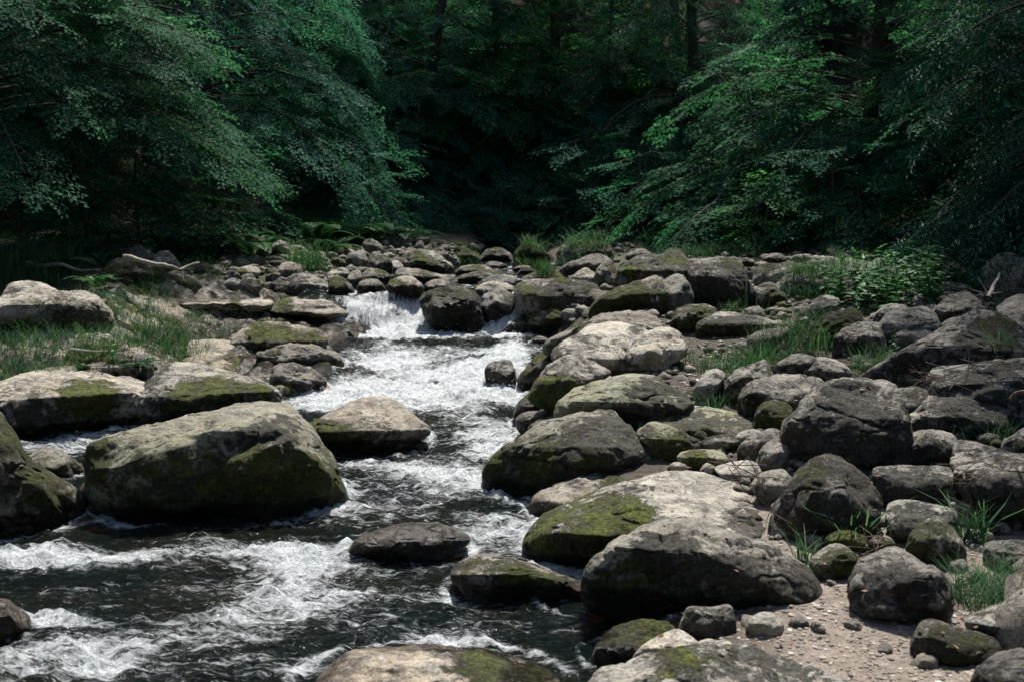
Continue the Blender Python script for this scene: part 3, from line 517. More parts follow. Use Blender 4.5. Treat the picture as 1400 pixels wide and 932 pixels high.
B('white peaked boulder with a sheer brown right face, mid bank', [840,501,855,482,872,464,894,451,915,448,933,458,936,477,921,494,901,508,863,510], w=.75, t=1.35, k=.9, kc=.05, lb=[(858,490,16,.7),(915,460,8,.9),(925,465,6,.9)], cut=6, e=.7, d=.8)  # spot low on the left paints a shadow
B('largest whitish boulder with a cracked sloping top, beside the rapids', [756,478,784,457,812,441,839,437,863,442,890,452,884,475,860,500,845,515,800,515,764,500], w=.4, t=1.3, k=1.3, kc=-.3, d=.9, lb=[(770,480,16,.8),(870,449,12,.9),(818,468,20,.5),(795,462,14,.5)], l=.05, cut=4, n=.04)
B('green mossy boulder end that dips into the white water, right shore', [708,525,714,509,733,491,757,477,768,487,750,505,735,525,728,540,714,543], w=.5, t=.8, m=.55, cut=2, wet=.05)
B('pitted boulder spotted black with a mossy left foot, right shore', [727,533,743,506,770,485,795,481,812,495,833,511,805,528,780,548,755,556,733,545], w=.5, t=1.1, k=.8, kc=0., l=.3, lt=.15, b=[(745,535,30,.8),(770,525,25,.5)], cut=6)
B('narrow pale stone squeezed above the green-white shield boulder', [783,530,791,519,819,510,836,516,815,533], name='stone', w=.4, t=1.2, l=.25, cut=2)
B('shield-shaped green-white boulder with a mossy right flank blackened for shade', [757,572,762,550,784,533,812,522,846,513,873,509,897,514,921,530,950,549,930,566,900,585,850,590,770,585], w=.3, t=1.15, k=.8, kc=.0, d=.85, g=.4, lb=[(905,535,35,1.3),(920,545,30,1.),(860,570,40,.7),(890,560,30,.8),(800,530,10,.5)], b=[(900,530,30,.3)], cut=3, n=.03)  # strong dark spots put shade into the right flank's colour
B('small mossy pyramid stone at the water edge above a dark flat one', [702,566,709,550,726,536,739,536,758,557,753,567,715,570], name='stone', w=.6, t=.85, m=.4, b=[(720,550,15,.4)], cut=4, wet=.04)
B('dark smooth stone at the water edge under the mossy pyramid stone', [704,573,715,564,743,561,758,565,755,580,722,592,708,585], name='stone', w=.5, t=.5, wet=.2, cut=1)
B('pale low stone peeping out left of the peaked mossy boulder', [722,583,738,572,756,568,764,574,740,590,726,594], name='stone', w=.4, t=1.2, cut=1)
B('little wet stone at the water edge below the dark smooth one', [708,598,716,588,730,586,734,595,720,604], name='stone', w=.3, t=.6, wet=9, cut=1)
B('long low dark rock behind the largest whitish boulder, at the edge of the foam', [743,477,747,464,777,451,812,434,846,427,880,426,903,437,904,449,880,455,820,465,777,477,752,482], w=.7, t=.72, k=.8, kc=.2, b=[(800,445,30,.5)], cut=3, wet=.06)
B('egg-shaped green boulder in front of the large mottled boulder above the pool', [721,449,726,434,740,422,757,417,774,427,783,444,767,456,729,460], w=.6, t=.95, m=.2, b=[(732,438,16,.6),(762,430,12,.5)], cut=2, k=.4, wet=.04)
B('large mottled boulder above the pool, pale on top with a black right side', [704,412,704,392,722,383,753,381,784,381,808,386,823,402,812,420,805,436,777,440,730,438,712,430], w=.5, t=.95, k=.8, kc=.15, lb=[(790,405,35,1.1),(785,425,40,1.),(730,392,12,.5),(760,390,20,.3)], l=.18, b=[(712,392,14,.6),(765,384,16,.5),(810,395,12,.5)], cut=3, n=.03)  # the two big spots blacken the right side as painted shade
B('small pinkish pointed boulder behind the large mottled one', [782,384,788,373,803,367,818,378,820,393,795,396], w=.9, t=1.2, cut=5)
B('brownish upright oval boulder right of the small pinkish one', [812,378,822,361,836,360,845,375,842,393,820,395], w=.8, t=.8, b=[(840,368,8,.7)], cut=2)
B('dark domed rock under the grassy hump in the centre of the back row', [765,368,788,355,818,347,834,355,832,366,800,376,773,378], w=.2, t=.6, l=.25, cut=3)
B('grass-topped hump of rock at the top of the stones, right of centre', [760,357,770,336,800,329,829,333,838,350,805,358,770,364], w=.7, t=.7, m=.35, mt=.4, cut=2)
B('round grass-topped rock where the stream leaves the forest', [702,357,712,337,729,332,752,351,752,367,709,369], w=.5, t=.6, m=.7, cut=1)
B('mossy spur with a grass tuft left of the large mottled boulder', [704,394,716,379,740,371,767,366,782,380,740,383,718,396], w=.5, t=.8, m=.42, cut=2)
B('flat dark stone lying in the upper stream', [648,397,659,384,676,376,704,378,708,388,690,398], w=.4, t=.65, b=[(665,382,16,.4)], wet=.05, cut=1)
B('flat pale round stone set on the top of the split waterfall rock', [648,401,656,389,680,385,704,393,706,405,680,412,655,410], w=.6, t=1., cut=1, k=.6)
B('right-hand wet boulder of the waterfall, next to a thin strand of water', [659,443,658,410,670,398,690,397,702,403,705,418,694,438,675,448], w=.3, t=.85, k=.7, lb=[(675,430,22,.9)], wet=.3, cut=3)
B('dark green dome in the middle of the waterfall', [576,418,580,402,598,394,625,392,646,398,656,410,660,440,656,453,620,457,587,440], w=.5, t=.5, m=.45, ml=-.1, wet=.45, cut=1, n=.02, k=.4)
B('low wet stone at the right foot of the waterfall', [685,454,701,440,716,433,724,448,718,458], name='stone', w=.2, t=.7, wet=9, cut=2)
B('small wet stone in the pool below the egg-shaped green boulder', [727,466,735,459,750,463,748,472,732,472], name='stone', w=.2, t=.7, wet=9, cut=1)
B('lone black block standing in the white rapids', [663,511,668,499,680,493,692,491,701,498,706,516,700,530,673,534,665,524], w=.1, t=.62, l=.1, wet=9, k=.5, kc=.3, cut=5, e=.65)
# ---- boulders in the stream
B('brown-topped boulder with a bright moss patch on its left, in mid-stream', [421,583,443,567,477,549,505,541,532,542,553,550,573,573,588,588,575,600,546,611,494,625,453,625,434,606], w=.9, t=.95, k=1.1, kc=-.1, d=.9, b=[(452,590,26,1.1),(430,580,14,.8)], lb=[(520,590,50,.5)], ml=.25, cut=2, n=.03, wet=.06)  # dark spot at the lower right stands in for shade
B('little rock awash at the right end of the mid-stream boulder', [558,612,566,604,578,603,586,611,578,617], name='stone', w=.3, t=.8, wet=9, cut=2)
B('biggest green boulder with a pale top, left of the stream', [126,642,132,606,152,591,200,577,270,564,320,552,370,548,402,556,418,577,433,600,452,635,468,670,466,686,420,708,350,716,260,712,190,703,140,690,128,668], w=.55, t=.95, k=1.5, kc=.45, d=.85, ml=.40, m=.12, g=.30, b=[(220,640,70,.42),(330,625,60,.35),(420,650,40,.5),(270,575,25,.35),(150,620,30,.4)], lb=[(385,590,30,.9),(340,603,30,.7),(300,690,90,.7),(230,690,60,.6)], cut=3, n=.035, wet=.15, ridge=(.05,.1,.95,.62,.16))  # moss on the top also paints the lit band narrower
B('pale boulder with a mossy right flank, behind the biggest green one', [183,560,185,543,199,522,220,502,237,492,261,493,309,505,350,519,374,532,382,547,372,560,300,570,230,585,187,580], w=.4, t=1.05, k=1.3, kc=.0, d=.85, g=.1, b=[(290,540,40,1.),(255,548,25,.7),(345,540,25,.8)], lb=[(205,520,20,.7),(225,500,14,.6),(215,560,35,.3)], l=.1, cut=4, n=.04, wet=.05)  # spots on the left end grey it as painted shade
B('huge dark mossy boulder cut by the left edge of the picture', [-90,570,0,564,12,578,23,600,38,635,68,654,94,670,107,686,100,700,57,716,0,728,-90,735], w=.8, t=.65, m=.3, b=[(10,600,40,.6),(40,640,30,.5),(60,680,30,.2)], ml=-.1, l=.25, k=.3, cut=4, wet=.1, e=.75)
B('rounded olive stone right of the huge dark boulder at the left edge', [36,632,57,615,76,620,94,639,98,656,72,660], name='stone', w=.5, t=.75, b=[(60,630,20,.4)], g=.3, cut=1, wet=.05)
B('long flat dark stone behind the rounded olive one', [38,616,68,610,91,622,115,644,100,652,60,640], name='stone', w=.5, t=.6, wet=.15, cut=2)
B('small blue-grey stone at the left foot of the biggest green boulder', [110,668,118,657,127,655,134,678,118,688,110,684], name='stone', w=.1, t=.7, wet=.1, cut=2)
B('blurred dark grey stone low at the left edge, in the white water', [-60,815,0,820,19,832,37,852,32,870,0,882,-60,880], w=.2, t=.6, wet=.25, cut=1)
B('black wet boulder lying alone in mid-stream', [476,752,492,733,518,722,543,716,571,713,600,715,628,725,643,738,630,752,600,763,553,770,505,762], w=.15, t=.6, wet=9, l=.1, k=.8, kc=.2, cut=6, e=.75, n=.06)
B('low brown boulder with a mossy rim just right of the black wet one', [616,786,628,769,646,759,671,756,706,763,739,775,778,788,800,800,798,816,756,830,703,826,650,820,630,812], w=.6, t=.85, k=1.1, kc=.2, b=[(640,780,25,.5),(720,790,50,.5),(680,775,30,.2)], lb=[(700,805,60,.5)], ml=.1, cut=3, n=.05, wet=.07)
# ---- left bank ledges
B('broad bleached ledge with an undercut black front at the left edge of the water', [-80,526,0,519,34,506,100,498,155,517,192,527,190,562,163,586,110,596,0,600,-80,600], name='rock_ledge', cat='ledge', w=.75, t=1.15, k=1.5, kc=.1, d=.9, g=.05, b=[(120,545,35,.9),(90,535,20,.4)], lb=[(30,575,80,.7),(120,585,50,.6)], l=.02, cut=6, e=.62, n=.06)  # dark spots along the front paint the shade of the undercut
B('bleached outcrop with a banded face rising from the left grass', [-20,412,7,404,21,385,52,384,86,399,117,402,137,416,150,437,140,455,120,464,76,450,30,440,-20,436], name='rock_ledge', cat='ledge', w=.6, t=1.2, k=1.2, kc=.2, lb=[(100,440,35,.9),(20,395,12,.6),(130,450,20,.9),(80,405,12,.5)], l=.05, cut=6, e=.65, n=.05)
B('small layered ledge at the right end of the banded outcrop', [148,455,165,448,185,460,192,470,168,476,150,468], name='rock_ledge', cat='ledge', w=.5, t=.95, l=.25, cut=5, e=.6)
B('mossy dark step of rock under the grass, just above the broad bleached ledge', [110,500,150,486,190,492,215,505,205,522,165,522,120,512], name='rock_ledge', cat='ledge', w=.6, t=.7, m=.25, l=.2, cut=5, e=.7)
B('long pale slab streaked with moss, behind the left runnel', [160,405,165,396,196,393,240,397,280,402,325,399,362,408,370,420,330,430,230,430,165,418], name='rock_slab', cat='slab', w=.9, t=1.1, k=1.8, kc=-.2, b=[(200,405,20,.6),(215,412,18,.5),(320,412,16,.3)], lb=[(240,418,14,1.2)], cut=4, e=.7)
B('big brown mossy boulder under the dead branch, left bank', [136,388,150,362,178,353,205,357,223,370,223,390,200,400,140,398], w=.8, t=.6, m=.3, mt=.1, l=.3, cut=4)
B('mossy boulder with a white peak behind the dead branch', [130,352,145,338,165,333,186,333,205,345,213,360,180,366,140,366], w=.5, t=.95, m=.15, mt=.1, lb=[(150,350,15,.5)], b=[(160,342,20,.6)], l=.1, cut=5)
B('pointed light grey boulder touched by the right end of the dead branch', [206,364,218,346,230,344,241,355,246,370,236,382,214,380], w=.3, t=1.05, l=.15, cut=7, e=.75)
B('round mossy boulder at the right foot of the pointed grey one', [217,388,228,374,250,371,270,385,278,396,262,405,225,403], w=.5, t=.75, m=.35, l=.15, cut=3)
B('dark shaded stone right of the pointed grey boulder, half under grass', [262,378,270,362,284,360,294,372,288,384,268,386], name='stone', w=.5, t=.45, m=.2, cut=2)
B('dark boulder with a pale right shoulder, left of the falls', [361,407,374,381,395,375,412,374,433,378,450,388,464,400,440,412,400,416,371,418], w=.45, t=.85, k=1., kc=.3, lb=[(390,395,30,.9)], l=.1, cut=5)
B('smooth pale slab over which water slides, at the left of the falls', [368,420,391,408,426,403,455,405,494,412,497,430,485,446,455,438,410,430,375,427], name='rock_slab', cat='slab', w=.7, t=1.05, k=.9, kc=-.2, b=[(385,416,18,.7)], cut=1, n=.02, wet=.0)
B('wet dark rock reaching into the rapids from the left', [352,482,391,470,433,474,462,487,467,500,440,510,400,508,372,498], name='rock_ledge', cat='ledge', w=.6, t=.75, k=.7, wet=.15, cut=9, n=.2, e=.7, b=[(375,480,16,.5)], lb=[(400,490,20,.4)])
B('lowest black wet rock on the left side of the rapids', [372,508,390,495,425,505,445,520,440,532,400,540,375,533], name='rock_ledge', cat='ledge', w=.5, t=.7, wet=.15, cut=9, n=.2, e=.65)
B('wide tan slab edged with green moss, sloping to the rapids on the left', [222,482,264,462,310,464,332,471,357,487,384,518,382,535,340,540,290,535,240,505], name='rock_slab', cat='slab', w=.95, t=1.15, k=1.0, kc=-.3, b=[(355,515,22,.9),(335,500,20,.7),(320,480,16,.4),(370,525,18,.7)], cut=3, n=.05, e=.75, g=.2)
B('small pale stone on the near lip of the pale boulder behind the green one', [186,590,196,580,214,580,220,590,204,598], name='stone', w=.4, t=.8, wet=.1, cut=2)
B('black wet slab stepping down beside the falls', [250,440,300,428,340,422,400,428,450,436,482,449,474,464,400,470,350,466,290,470], name='rock_slab', cat='slab', w=.6, t=.8, k=.9, kc=-.1, wet=.16, cut=9, n=.16, e=.6, b=[(380,445,25,.6)], m=.1)
B('ledge with bright moss cushions between the wet slabs left of the falls', [320,456,345,442,375,440,420,449,446,460,440,480,400,488,345,486,318,474], name='rock_ledge', cat='ledge', w=.8, t=1., k=.9, kc=-.1, b=[(355,455,22,.8),(385,460,25,.9),(425,468,15,.6)], lb=[(360,478,25,.7),(335,470,20,.5)], cut=9, n=.09, e=.62)
B('small rugged wet rock between the moss-cushioned ledge and the rapids', [330,492,352,482,372,488,380,505,372,520,345,522,328,508], name='rock_ledge', cat='ledge', w=.6, t=.7, k=.8, cut=9, n=.1, e=.65, wet=.1)
# the stepped bedrock of the left bank: one rock
def bedrock():
    nx, ny = 300, 330; X, Y = np.meshgrid(np.linspace(-8.2, -1.9, nx), np.linspace(11.7, 17.4, ny)); P = np.stack([X.ravel(), Y.ravel(), 0*X.ravel()], 1)
    g = ground_z(X, Y); xl = itp(Y, PT_XL); dl = xl-X
    n1 = fbm(P*.8+4, 4).reshape(X.shape); n2 = fbm(P*np.array([2.2, 3.2, 1])+8, 4).reshape(X.shape); n3 = fbm(P*5, 4, .55).reshape(X.shape)
    t = .30*n1+.10*X-.16*Y; st = .15; k = np.floor(t/st); fr = t/st-k; terr = st*(k+sstep(.62, 1., fr))-t+st*.5
    m = sstep(-1.25, -.6, dl+.35*n1)*sstep(3.4, 2.3, dl+.8*n1)*sstep(11.8, 12.4, Y+.3*n2)*sstep(17.2, 16.2, Y)
    up = .13-.06*sstep(.8, 2, dl); g = np.where((Y > 12.5)&(Y < 15.3), np.maximum(g, W(Y)-.06), g)*m+g*(1-m); Z = g-.35+m*(.35+up)+terr*.75*m+.035*n2*m+.012*n3
    Z = np.maximum(Z, W(Y)-.35); BED.update(x=X[0], y=Y[:, 0], z=Z); wet = sstep(1.7, .7, dl+.7*n2)*sstep(12.2, 13.4, Y)
    o = mesh('rock_ledge', np.stack([X.ravel(), Y.ravel(), Z.ravel()], 1)-np.array([-4.5, 14, .6]), grid_faces(nx, ny), ROCK, loc=(-4.5, 14, .6),
        attrs={'moss': ('POINT', (.18+.8*n1+.5*sstep(.5, .95, fr)).ravel()), 'lich_shade': ('POINT', (.18+.5*n2+.3*wet).ravel()), 'wet': ('POINT', (wet*.75).ravel()), 'alg': ('POINT', (.15+0*n1).ravel())})
    o['tone'] = 1.05; o['warm'] = .85; tag(o, 'stepped bedrock shelf with moss and wet black steps, running from left grass to the falls', 'ledge')
bedrock()
# ---- back row, above the falls
B('peaked boulder with a sunlit mossy back, centre of the back row', [549,362,556,343,574,341,597,347,614,359,623,374,593,379,562,375], w=.5, t=1., k=.8, kc=.1, b=[(570,352,16,.5)], lb=[(555,350,8,.9),(590,368,18,.8)], l=.1, cut=5)
B('long dark low rock under the peaked back-row boulder', [540,375,550,366,571,368,597,375,621,378,624,392,580,394,550,386], w=.7, t=.7, l=.12, k=.7, b=[(585,375,14,.3)], cut=2)
B('flat yellow-mossed stone right of the peaked back-row boulder', [622,374,631,365,657,362,672,368,665,378,640,380], w=.7, t=1., b=[(645,368,20,.6)], cut=1)
B('long olive mossy rock lying over the upper stream', [620,381,642,374,664,369,682,369,685,378,655,389,624,391], w=.6, t=.75, m=.4, cut=1)
B('round low stone with a mossy top at the lip of the falls', [579,394,589,384,606,382,622,392,620,400,590,402], w=.5, t=.8, m=.25, cut=1, wet=.03)
B('tan stone with a mossy left cheek at the lip of the falls', [531,401,534,384,552,378,568,381,580,395,570,404,545,405], w=.8, t=1.05, b=[(540,388,12,.9)], cut=2, k=.6)
B('dark mossy egg-shaped stone left of the tan one at the lip of the falls', [489,398,494,385,509,381,524,390,526,402,500,404], w=.5, t=.65, m=.3, cut=1)
B('mossy boulder leaning behind the dark egg-shaped stone', [491,384,499,371,516,368,534,377,534,392,512,388], w=.5, t=.8, m=.35, cut=4)
B('white angular stone in the middle of the left back row', [530,366,539,356,551,362,548,374,534,378], name='stone', w=.3, t=1.25, cut=4)
B('dark mossy boulder with a lit top, left of the white angular stone', [500,362,507,351,524,349,535,360,532,373,512,374], w=.4, t=.65, m=.2, cut=3)
B('white-speckled dark boulder at the left of the back row', [473,360,478,347,492,344,503,354,500,366,480,368], w=.3, t=.85, l=.3, cut=4)
B('yellow-green mossy boulder right of the dark one with the pale shoulder', [449,398,453,379,470,379,484,398,482,407,460,408], w=.5, t=.85, m=.3, b=[(462,388,14,.4)], cut=2)
B('pale leaning stone above the yellow-green mossy boulder', [475,386,478,374,491,370,494,384,485,394], name='stone', w=.6, t=1., cut=4)
B('mossy flat-topped rock at the forest foot, left of the little cascade', [610,353,619,340,638,340,658,352,656,362,620,362], w=.4, t=.8, m=.35, l=.1, cut=3)
B('dark capstone beside the little cascade at the top of the stream', [657,353,666,341,687,340,700,351,695,360,662,360], w=.3, t=.6, m=.4, cut=2)
B('low pair-like dark stone below the little cascade', [660,364,670,358,684,359,694,364,680,370,664,370], name='stone', w=.5, t=.6, m=.3, cut=1)
B('small flat dark stone right of the little cascade', [700,368,710,363,724,364,726,371,706,373], name='stone', w=.3, t=.55, cut=1)
B('mossy disc-shaped stone in the upper stream, left of the mossy spur', [708,373,718,365,734,370,732,378,712,378], name='stone', w=.4, t=.65, m=.3, cut=1)
B('white rounded stone in the grass at the upper left, above the dark-shouldered boulder', [376,378,384,362,398,358,406,366,404,378,386,384], name='stone', w=.3, t=1.3, l=.05, cut=3)
B('light grey boulder leaning on the bank below the left trees', [366,340,374,328,388,334,398,345,392,352,374,348], w=.2, t=.9, l=.1, cut=6)
B('pale flat stone left of the white rounded one in the grass', [322,372,336,364,352,366,354,376,334,382], name='stone', w=.6, t=1.1, b=[(330,370,8,.5)], cut=4)
B('white tilted stone in the rubble left of the dark-shouldered boulder', [306,388,316,380,330,384,334,396,318,398], name='stone', w=.4, t=1.2, l=.15, cut=5)
B('brown-green stone behind the white tilted one', [326,392,336,380,352,382,358,394,342,402], name='stone', w=.6, t=.8, m=.2, cut=3)
B('long pale stone at the foot of the grass slope in the back row', [448,374,456,370,474,372,476,378,458,380], name='stone', w=.5, t=1.1, cut=2)
B('brown stone at the back of the dry bed, right of the grassy hump', [855,352,866,342,882,341,890,350,872,356], w=.6, t=.8, m=.2, cut=2)
B('white stone standing at the forest edge, upper right', [955,338,962,331,968,333,970,341,958,343], name='stone', w=.2, t=1.2, cut=3)
B('pale stone right of the white one at the forest edge', [968,341,978,334,990,337,992,344,972,346], name='stone', w=.4, t=1.1, cut=2)
B('dark round stone left of the white one at the forest edge', [940,342,948,332,956,334,958,344], name='stone', w=.3, t=.5, cut=2)
B('grey rock in the shade right of the forest-edge bush', [1042,356,1052,347,1070,348,1074,358,1054,362], w=.2, t=.7, cut=3)
B('small pale stone on the grass above the long shadowed boulder', [1108,354,1114,349,1122,351,1122,358,1110,360], name='stone', w=.3, t=1.1, cut=2)
B('light-capped small stone at the top of the long shadowed boulder', [1192,362,1200,353,1214,355,1220,366,1200,370], name='stone', w=.3, t=.9, cut=3)

# ---- small loose stones: each an object, in groups whose members nothing tells apart
_rs = np.random.default_rng(41)
protos = []
def cobble_mesh(i):
    V, Fc = ico(4 if i < 5 else 3); r = np.random.default_rng(900+i); p = V*np.array([1, r.uniform(.65, .95), r.uniform(.45, .8)]); off = r.uniform(0, 99, 3)
    p = p*(1+.38*fbm(V*1.1+off, 3))[:, None]
    for k in range(9):
        nn = r.normal(size=3); nn /= np.linalg.norm(nn); hh = (p@nn).max()*r.uniform(.62, .88); q = p@nn-hh; p -= np.where(q > 0, q*.85, 0)[:, None]*nn
    p = p+.02*fbm(V*4+off, 3)[:, None]*V
    z = np.zeros(len(p)); return p, Fc
COB = [cobble_mesh(i) for i in range(8)]
_cm = {}
def cobble(x, y, z, r, label, group, moss, tone, warm, lich_shade=.1, wet=0, cat='stone'):
    i = int(_rs.integers(0, 8)); key = (i, round(moss, 1), wet)
    if key not in _cm:
        p, Fc = COB[i]; n = len(p)
        o = mesh('stone', p, Fc, ROCK, attrs={'moss': ('POINT', np.full(n, moss)), 'lich_shade': ('POINT', np.full(n, lich_shade)), 'wet': ('POINT', np.full(n, wet*1.)), 'alg': ('POINT', np.zeros(n))}); _cm[key] = o
    else: o = _cm[key].copy(); COL.objects.link(o)
    o.location = (x, y, z); o.scale = (r, r, r); o.rotation_euler = (_rs.uniform(-.5, .5), _rs.uniform(-.5, .5), _rs.uniform(0, 6.28))
    o['tone'] = float(tone); o['warm'] = float(warm); tag(o, label, cat, group); return o
def scatter_stones(n, region, rlo, rhi, label, group, moss, tone, wet=0, gap=.55, tries=9000):
    k = 0; mine = []
    for _ in range(tries):
        if k >= n: break
        px, py = _rs.uniform(region[0], region[2]), _rs.uniform(region[1], region[3]); h = hit(px, py)
        r = rlo*(rhi/rlo)**(_rs.random()**2.2); x, y = h[0], h[1]
        if any(((x-a)/(c_+r*gap))**2+((y-b_)/(d_+r*gap))**2 < .8 for a, b_, c_, d_ in ROCKFP) or any((x-a)**2+(y-b_)**2 < (r+c_)**2*.6 for a, b_, c_ in mine): continue
        if not wet and itp(y, PT_XL)-.05 < x < itp(y, PT_XR)+.02: continue
        mine.append((x, y, r)); k += 1
        cobble(x, y, gz(x, y)+r*.12, r, label, group, float(np.round(_rs.choice([moss, moss*.4, 0]), 1)), tone*_rs.uniform(.75, 1.2), _rs.uniform(.2, .9), .15, wet)
scatter_stones(46, (840, 430, 1120, 640), .05, .15, 'small pale dry stone among the pebbles and grass in the middle of the right bank', 'small dry stones in the middle of the right bank', .3, 1.15)
scatter_stones(48, (1050, 400, 1400, 740), .06, .18, 'small grey stone filling a gap between the shaded boulders on the right', 'small stones between the shaded right-hand boulders', .5, .85)
scatter_stones(56, (700, 335, 1250, 430), .07, .36, 'small dark mossy stone in the upper part of the right bank below the forest', 'small stones in the upper right bank', .6, .85)
scatter_stones(56, (300, 334, 690, 402), .06, .34, 'small mossy stone in the rubble above the falls and left of the upper stream', 'small stones in the rubble above the falls', .7, .9)
scatter_stones(14, (850, 740, 1400, 925), .03, .08, 'small pale stone lying on the gravel beach in front', 'small stones on the gravel beach', 0., 1.45)
scatter_stones(10, (230, 366, 400, 440), .06, .18, 'small pale stone on the upper left bank beside the bedrock', 'small stones beside the left runnel', .4, 1.)
# gravel: nobody could count it
def gravel(n, region, lo, hi, seed):
    r = np.random.default_rng(seed); pts = []
    while len(pts) < n:
        h = hit(r.uniform(region[0], region[2]), r.uniform(region[1], region[3])); x, y = h[0]+r.normal(0, .03), h[1]+r.normal(0, .06)
        if x > itp(y, PT_XR)+.25: pts.append((x, y))
    pts = np.array(pts); oc, of = ico(1); s = lo*(hi/lo)**(r.random(n)**3)
    V = oc[None]*np.stack([s*r.uniform(.7, 1.4, n), s*r.uniform(.7, 1.2, n), s*r.uniform(.35, .7, n)], 1)[:, None, :]*r.uniform(.8, 1.15, (n, len(oc), 1))
    a = r.uniform(0, 6.28, n); c, s_ = np.cos(a)[:, None], np.sin(a)[:, None]
    V = np.stack([V[..., 0]*c-V[..., 1]*s_, V[..., 0]*s_+V[..., 1]*c, V[..., 2]], -1)
    V += np.stack([pts[:, 0], pts[:, 1], ground_z(pts[:, 0], pts[:, 1])+s*.05], 1)[:, None]
    return V.reshape(-1, 3), (of[None]+len(oc)*np.arange(n)[:, None, None]).reshape(-1, 3), np.repeat(r.random(n), len(of))
q = NT('gravel'); rn = q.attr('rnd'); c = q.mix(rn, (.10, .083, .07), (.33, .28, .24)); c = q.mix(q.ramp(rn, .93, .97), c, (.5, .48, .45)); q.l(c, q.b.inputs['Base Color']); q.b.inputs['Roughness'].default_value = .85
for (n, reg, lo, hi, lab, sd_) in [(9000, (900, 740, 1420, 960), .003, .02, 'pinkish gravel and pale pebbles of the small beach in front of the dark angular boulder', 1), (1500, (880, 440, 1130, 540), .01, .045, 'dry pale pebbles between the boulders in the middle of the right bank', 2)]:
    V, Fc, rr_ = gravel(n, reg, lo, hi, sd_); tag(mesh('gravel', V, Fc, q.m, attrs={'rnd': ('FACE', rr_)}, smooth=False), lab, 'gravel', kind='stuff')
# the smallest rubble between the boulders
def rubble(label, specs, seed):
    r = np.random.default_rng(seed); oc, of = ico(2); Vs = []; n = 0
    for (k, reg, lo, hi) in specs:
        c = 0
        while c < k:
            h = hit(r.uniform(reg[0], reg[2]), r.uniform(reg[1], reg[3])); x, y = h[0]+r.normal(0, .04), h[1]+r.normal(0, .08)
            if itp(y, PT_XL)-.05 < x < itp(y, PT_XR)+.05: c += .2; continue
            s = lo*(hi/lo)**(r.random()**1.5); v = oc*(1+.35*fbm(oc*1.1+r.uniform(0, 300, 3), 2))[:, None]*np.array([1, r.uniform(.6, .95), r.uniform(.45, .8)])
            for _ in range(4):
                nn = r.normal(size=3); nn /= np.linalg.norm(nn); q_ = v@nn-(v@nn).max()*r.uniform(.6, .85); v = v-np.where(q_ > 0, q_*.9, 0)[:, None]*nn
            a = r.uniform(0, 6.28); v = v@np.array([[math.cos(a), math.sin(a), 0], [-math.sin(a), math.cos(a), 0], [0, 0, 1]]); Vs.append(v*s+np.array([x, y, gz(x, y)+s*.25])); c += 1; n += 1
    o = mesh('rubble', np.concatenate(Vs), (of[None]+len(oc)*np.arange(n)[:, None, None]).reshape(-1, 3), ROCK, attrs={'moss': ('POINT', np.repeat(r.uniform(-.1, .6, n), len(oc))), 'lich_shade': ('POINT', np.repeat(r.uniform(0, .4, n), len(oc))), 'wet': ('POINT', np.zeros(n*len(oc))), 'alg': ('POINT', np.full(n*len(oc), .1))})
    o['tone'] = .85; o['warm'] = .6; tag(o, label, 'rubble', kind='stuff')
rubble('small stone rubble filling the gaps between the boulders on both banks', [(900, (300, 336, 700, 402), .04, .13), (900, (700, 336, 1400, 440), .04, .14), (900, (900, 440, 1400, 740), .02, .08), (900, (1430, 400, 2300, 900), .05, .38)], 71)
build_water()
# ------------------------------------------------------------------ small plants, twigs
def inst(proto_v, proto_f, pos, M, rnd=None):
    """place (N,3,3) matrices of one small shape -> one vertex and face array"""
    n = len(pos); V = np.einsum('nij,mj->nmi', M, proto_v)+pos[:, None]; k = len(proto_v)
    return V.reshape(-1, 3), (proto_f[None]+k*np.arange(n)[:, None, None]).reshape(-1, proto_f.shape[1])
def frames(X, N):
    X = X/np.linalg.norm(X, axis=1)[:, None]; Yv = np.cross(N, X); Yv /= np.linalg.norm(Yv, axis=1)[:, None]+1e-9; Zv = np.cross(X, Yv)
    return np.stack([X, Yv, Zv], 2)
def blades(pos, h, wd, r, bend=.5, spread=.35):
    """curved tapering grass blades, four rings of two points"""
    n = len(pos); a = r.uniform(0, 6.28, n); d = np.stack([np.cos(a), np.sin(a), 0*a], 1); s = np.stack([-np.sin(a+r.normal(0, .5, n)), np.cos(a), 0*a], 1)
    H = h*r.uniform(.5, 1.15, n); lean = spread*r.random(n); V = np.zeros((n, 8, 3))
    for k, t in enumerate((0, .4, .75, 1)):
        c = pos+d*((lean*t+bend*r.uniform(.4, 1.2, n)*t*t)*H)[:, None]+np.array([0, 0, 1])*(H*(t-.25*bend*t*t))[:, None]
        ww = wd*(1-t)**.6*.5+.0004; V[:, 2*k] = c-s*ww; V[:, 2*k+1] = c+s*ww
    f = np.array([[0, 1, 3, 2], [2, 3, 5, 4], [4, 5, 7, 6]]); Fc = (f[None]+8*np.arange(n)[:, None, None]).reshape(-1, 4)
    return V.reshape(-1, 3), Fc, np.repeat(r.random(n), 3)
bpy.context.view_layer.update(); DG = bpy.context.evaluated_depsgraph_get()
def rayhit(px, py):
    ok, loc, *_ = S.ray_cast(DG, Vector((0, 0, CAMZ)), Vector(ray(px, py))); return np.array(loc) if ok else hit(px, py)
def drop(x, y, z):
    ok, loc, *_ = S.ray_cast(DG, Vector((x, y, z)), Vector((0, 0, -1))); return loc[2]-.02 if ok else gz(x, y)-.02
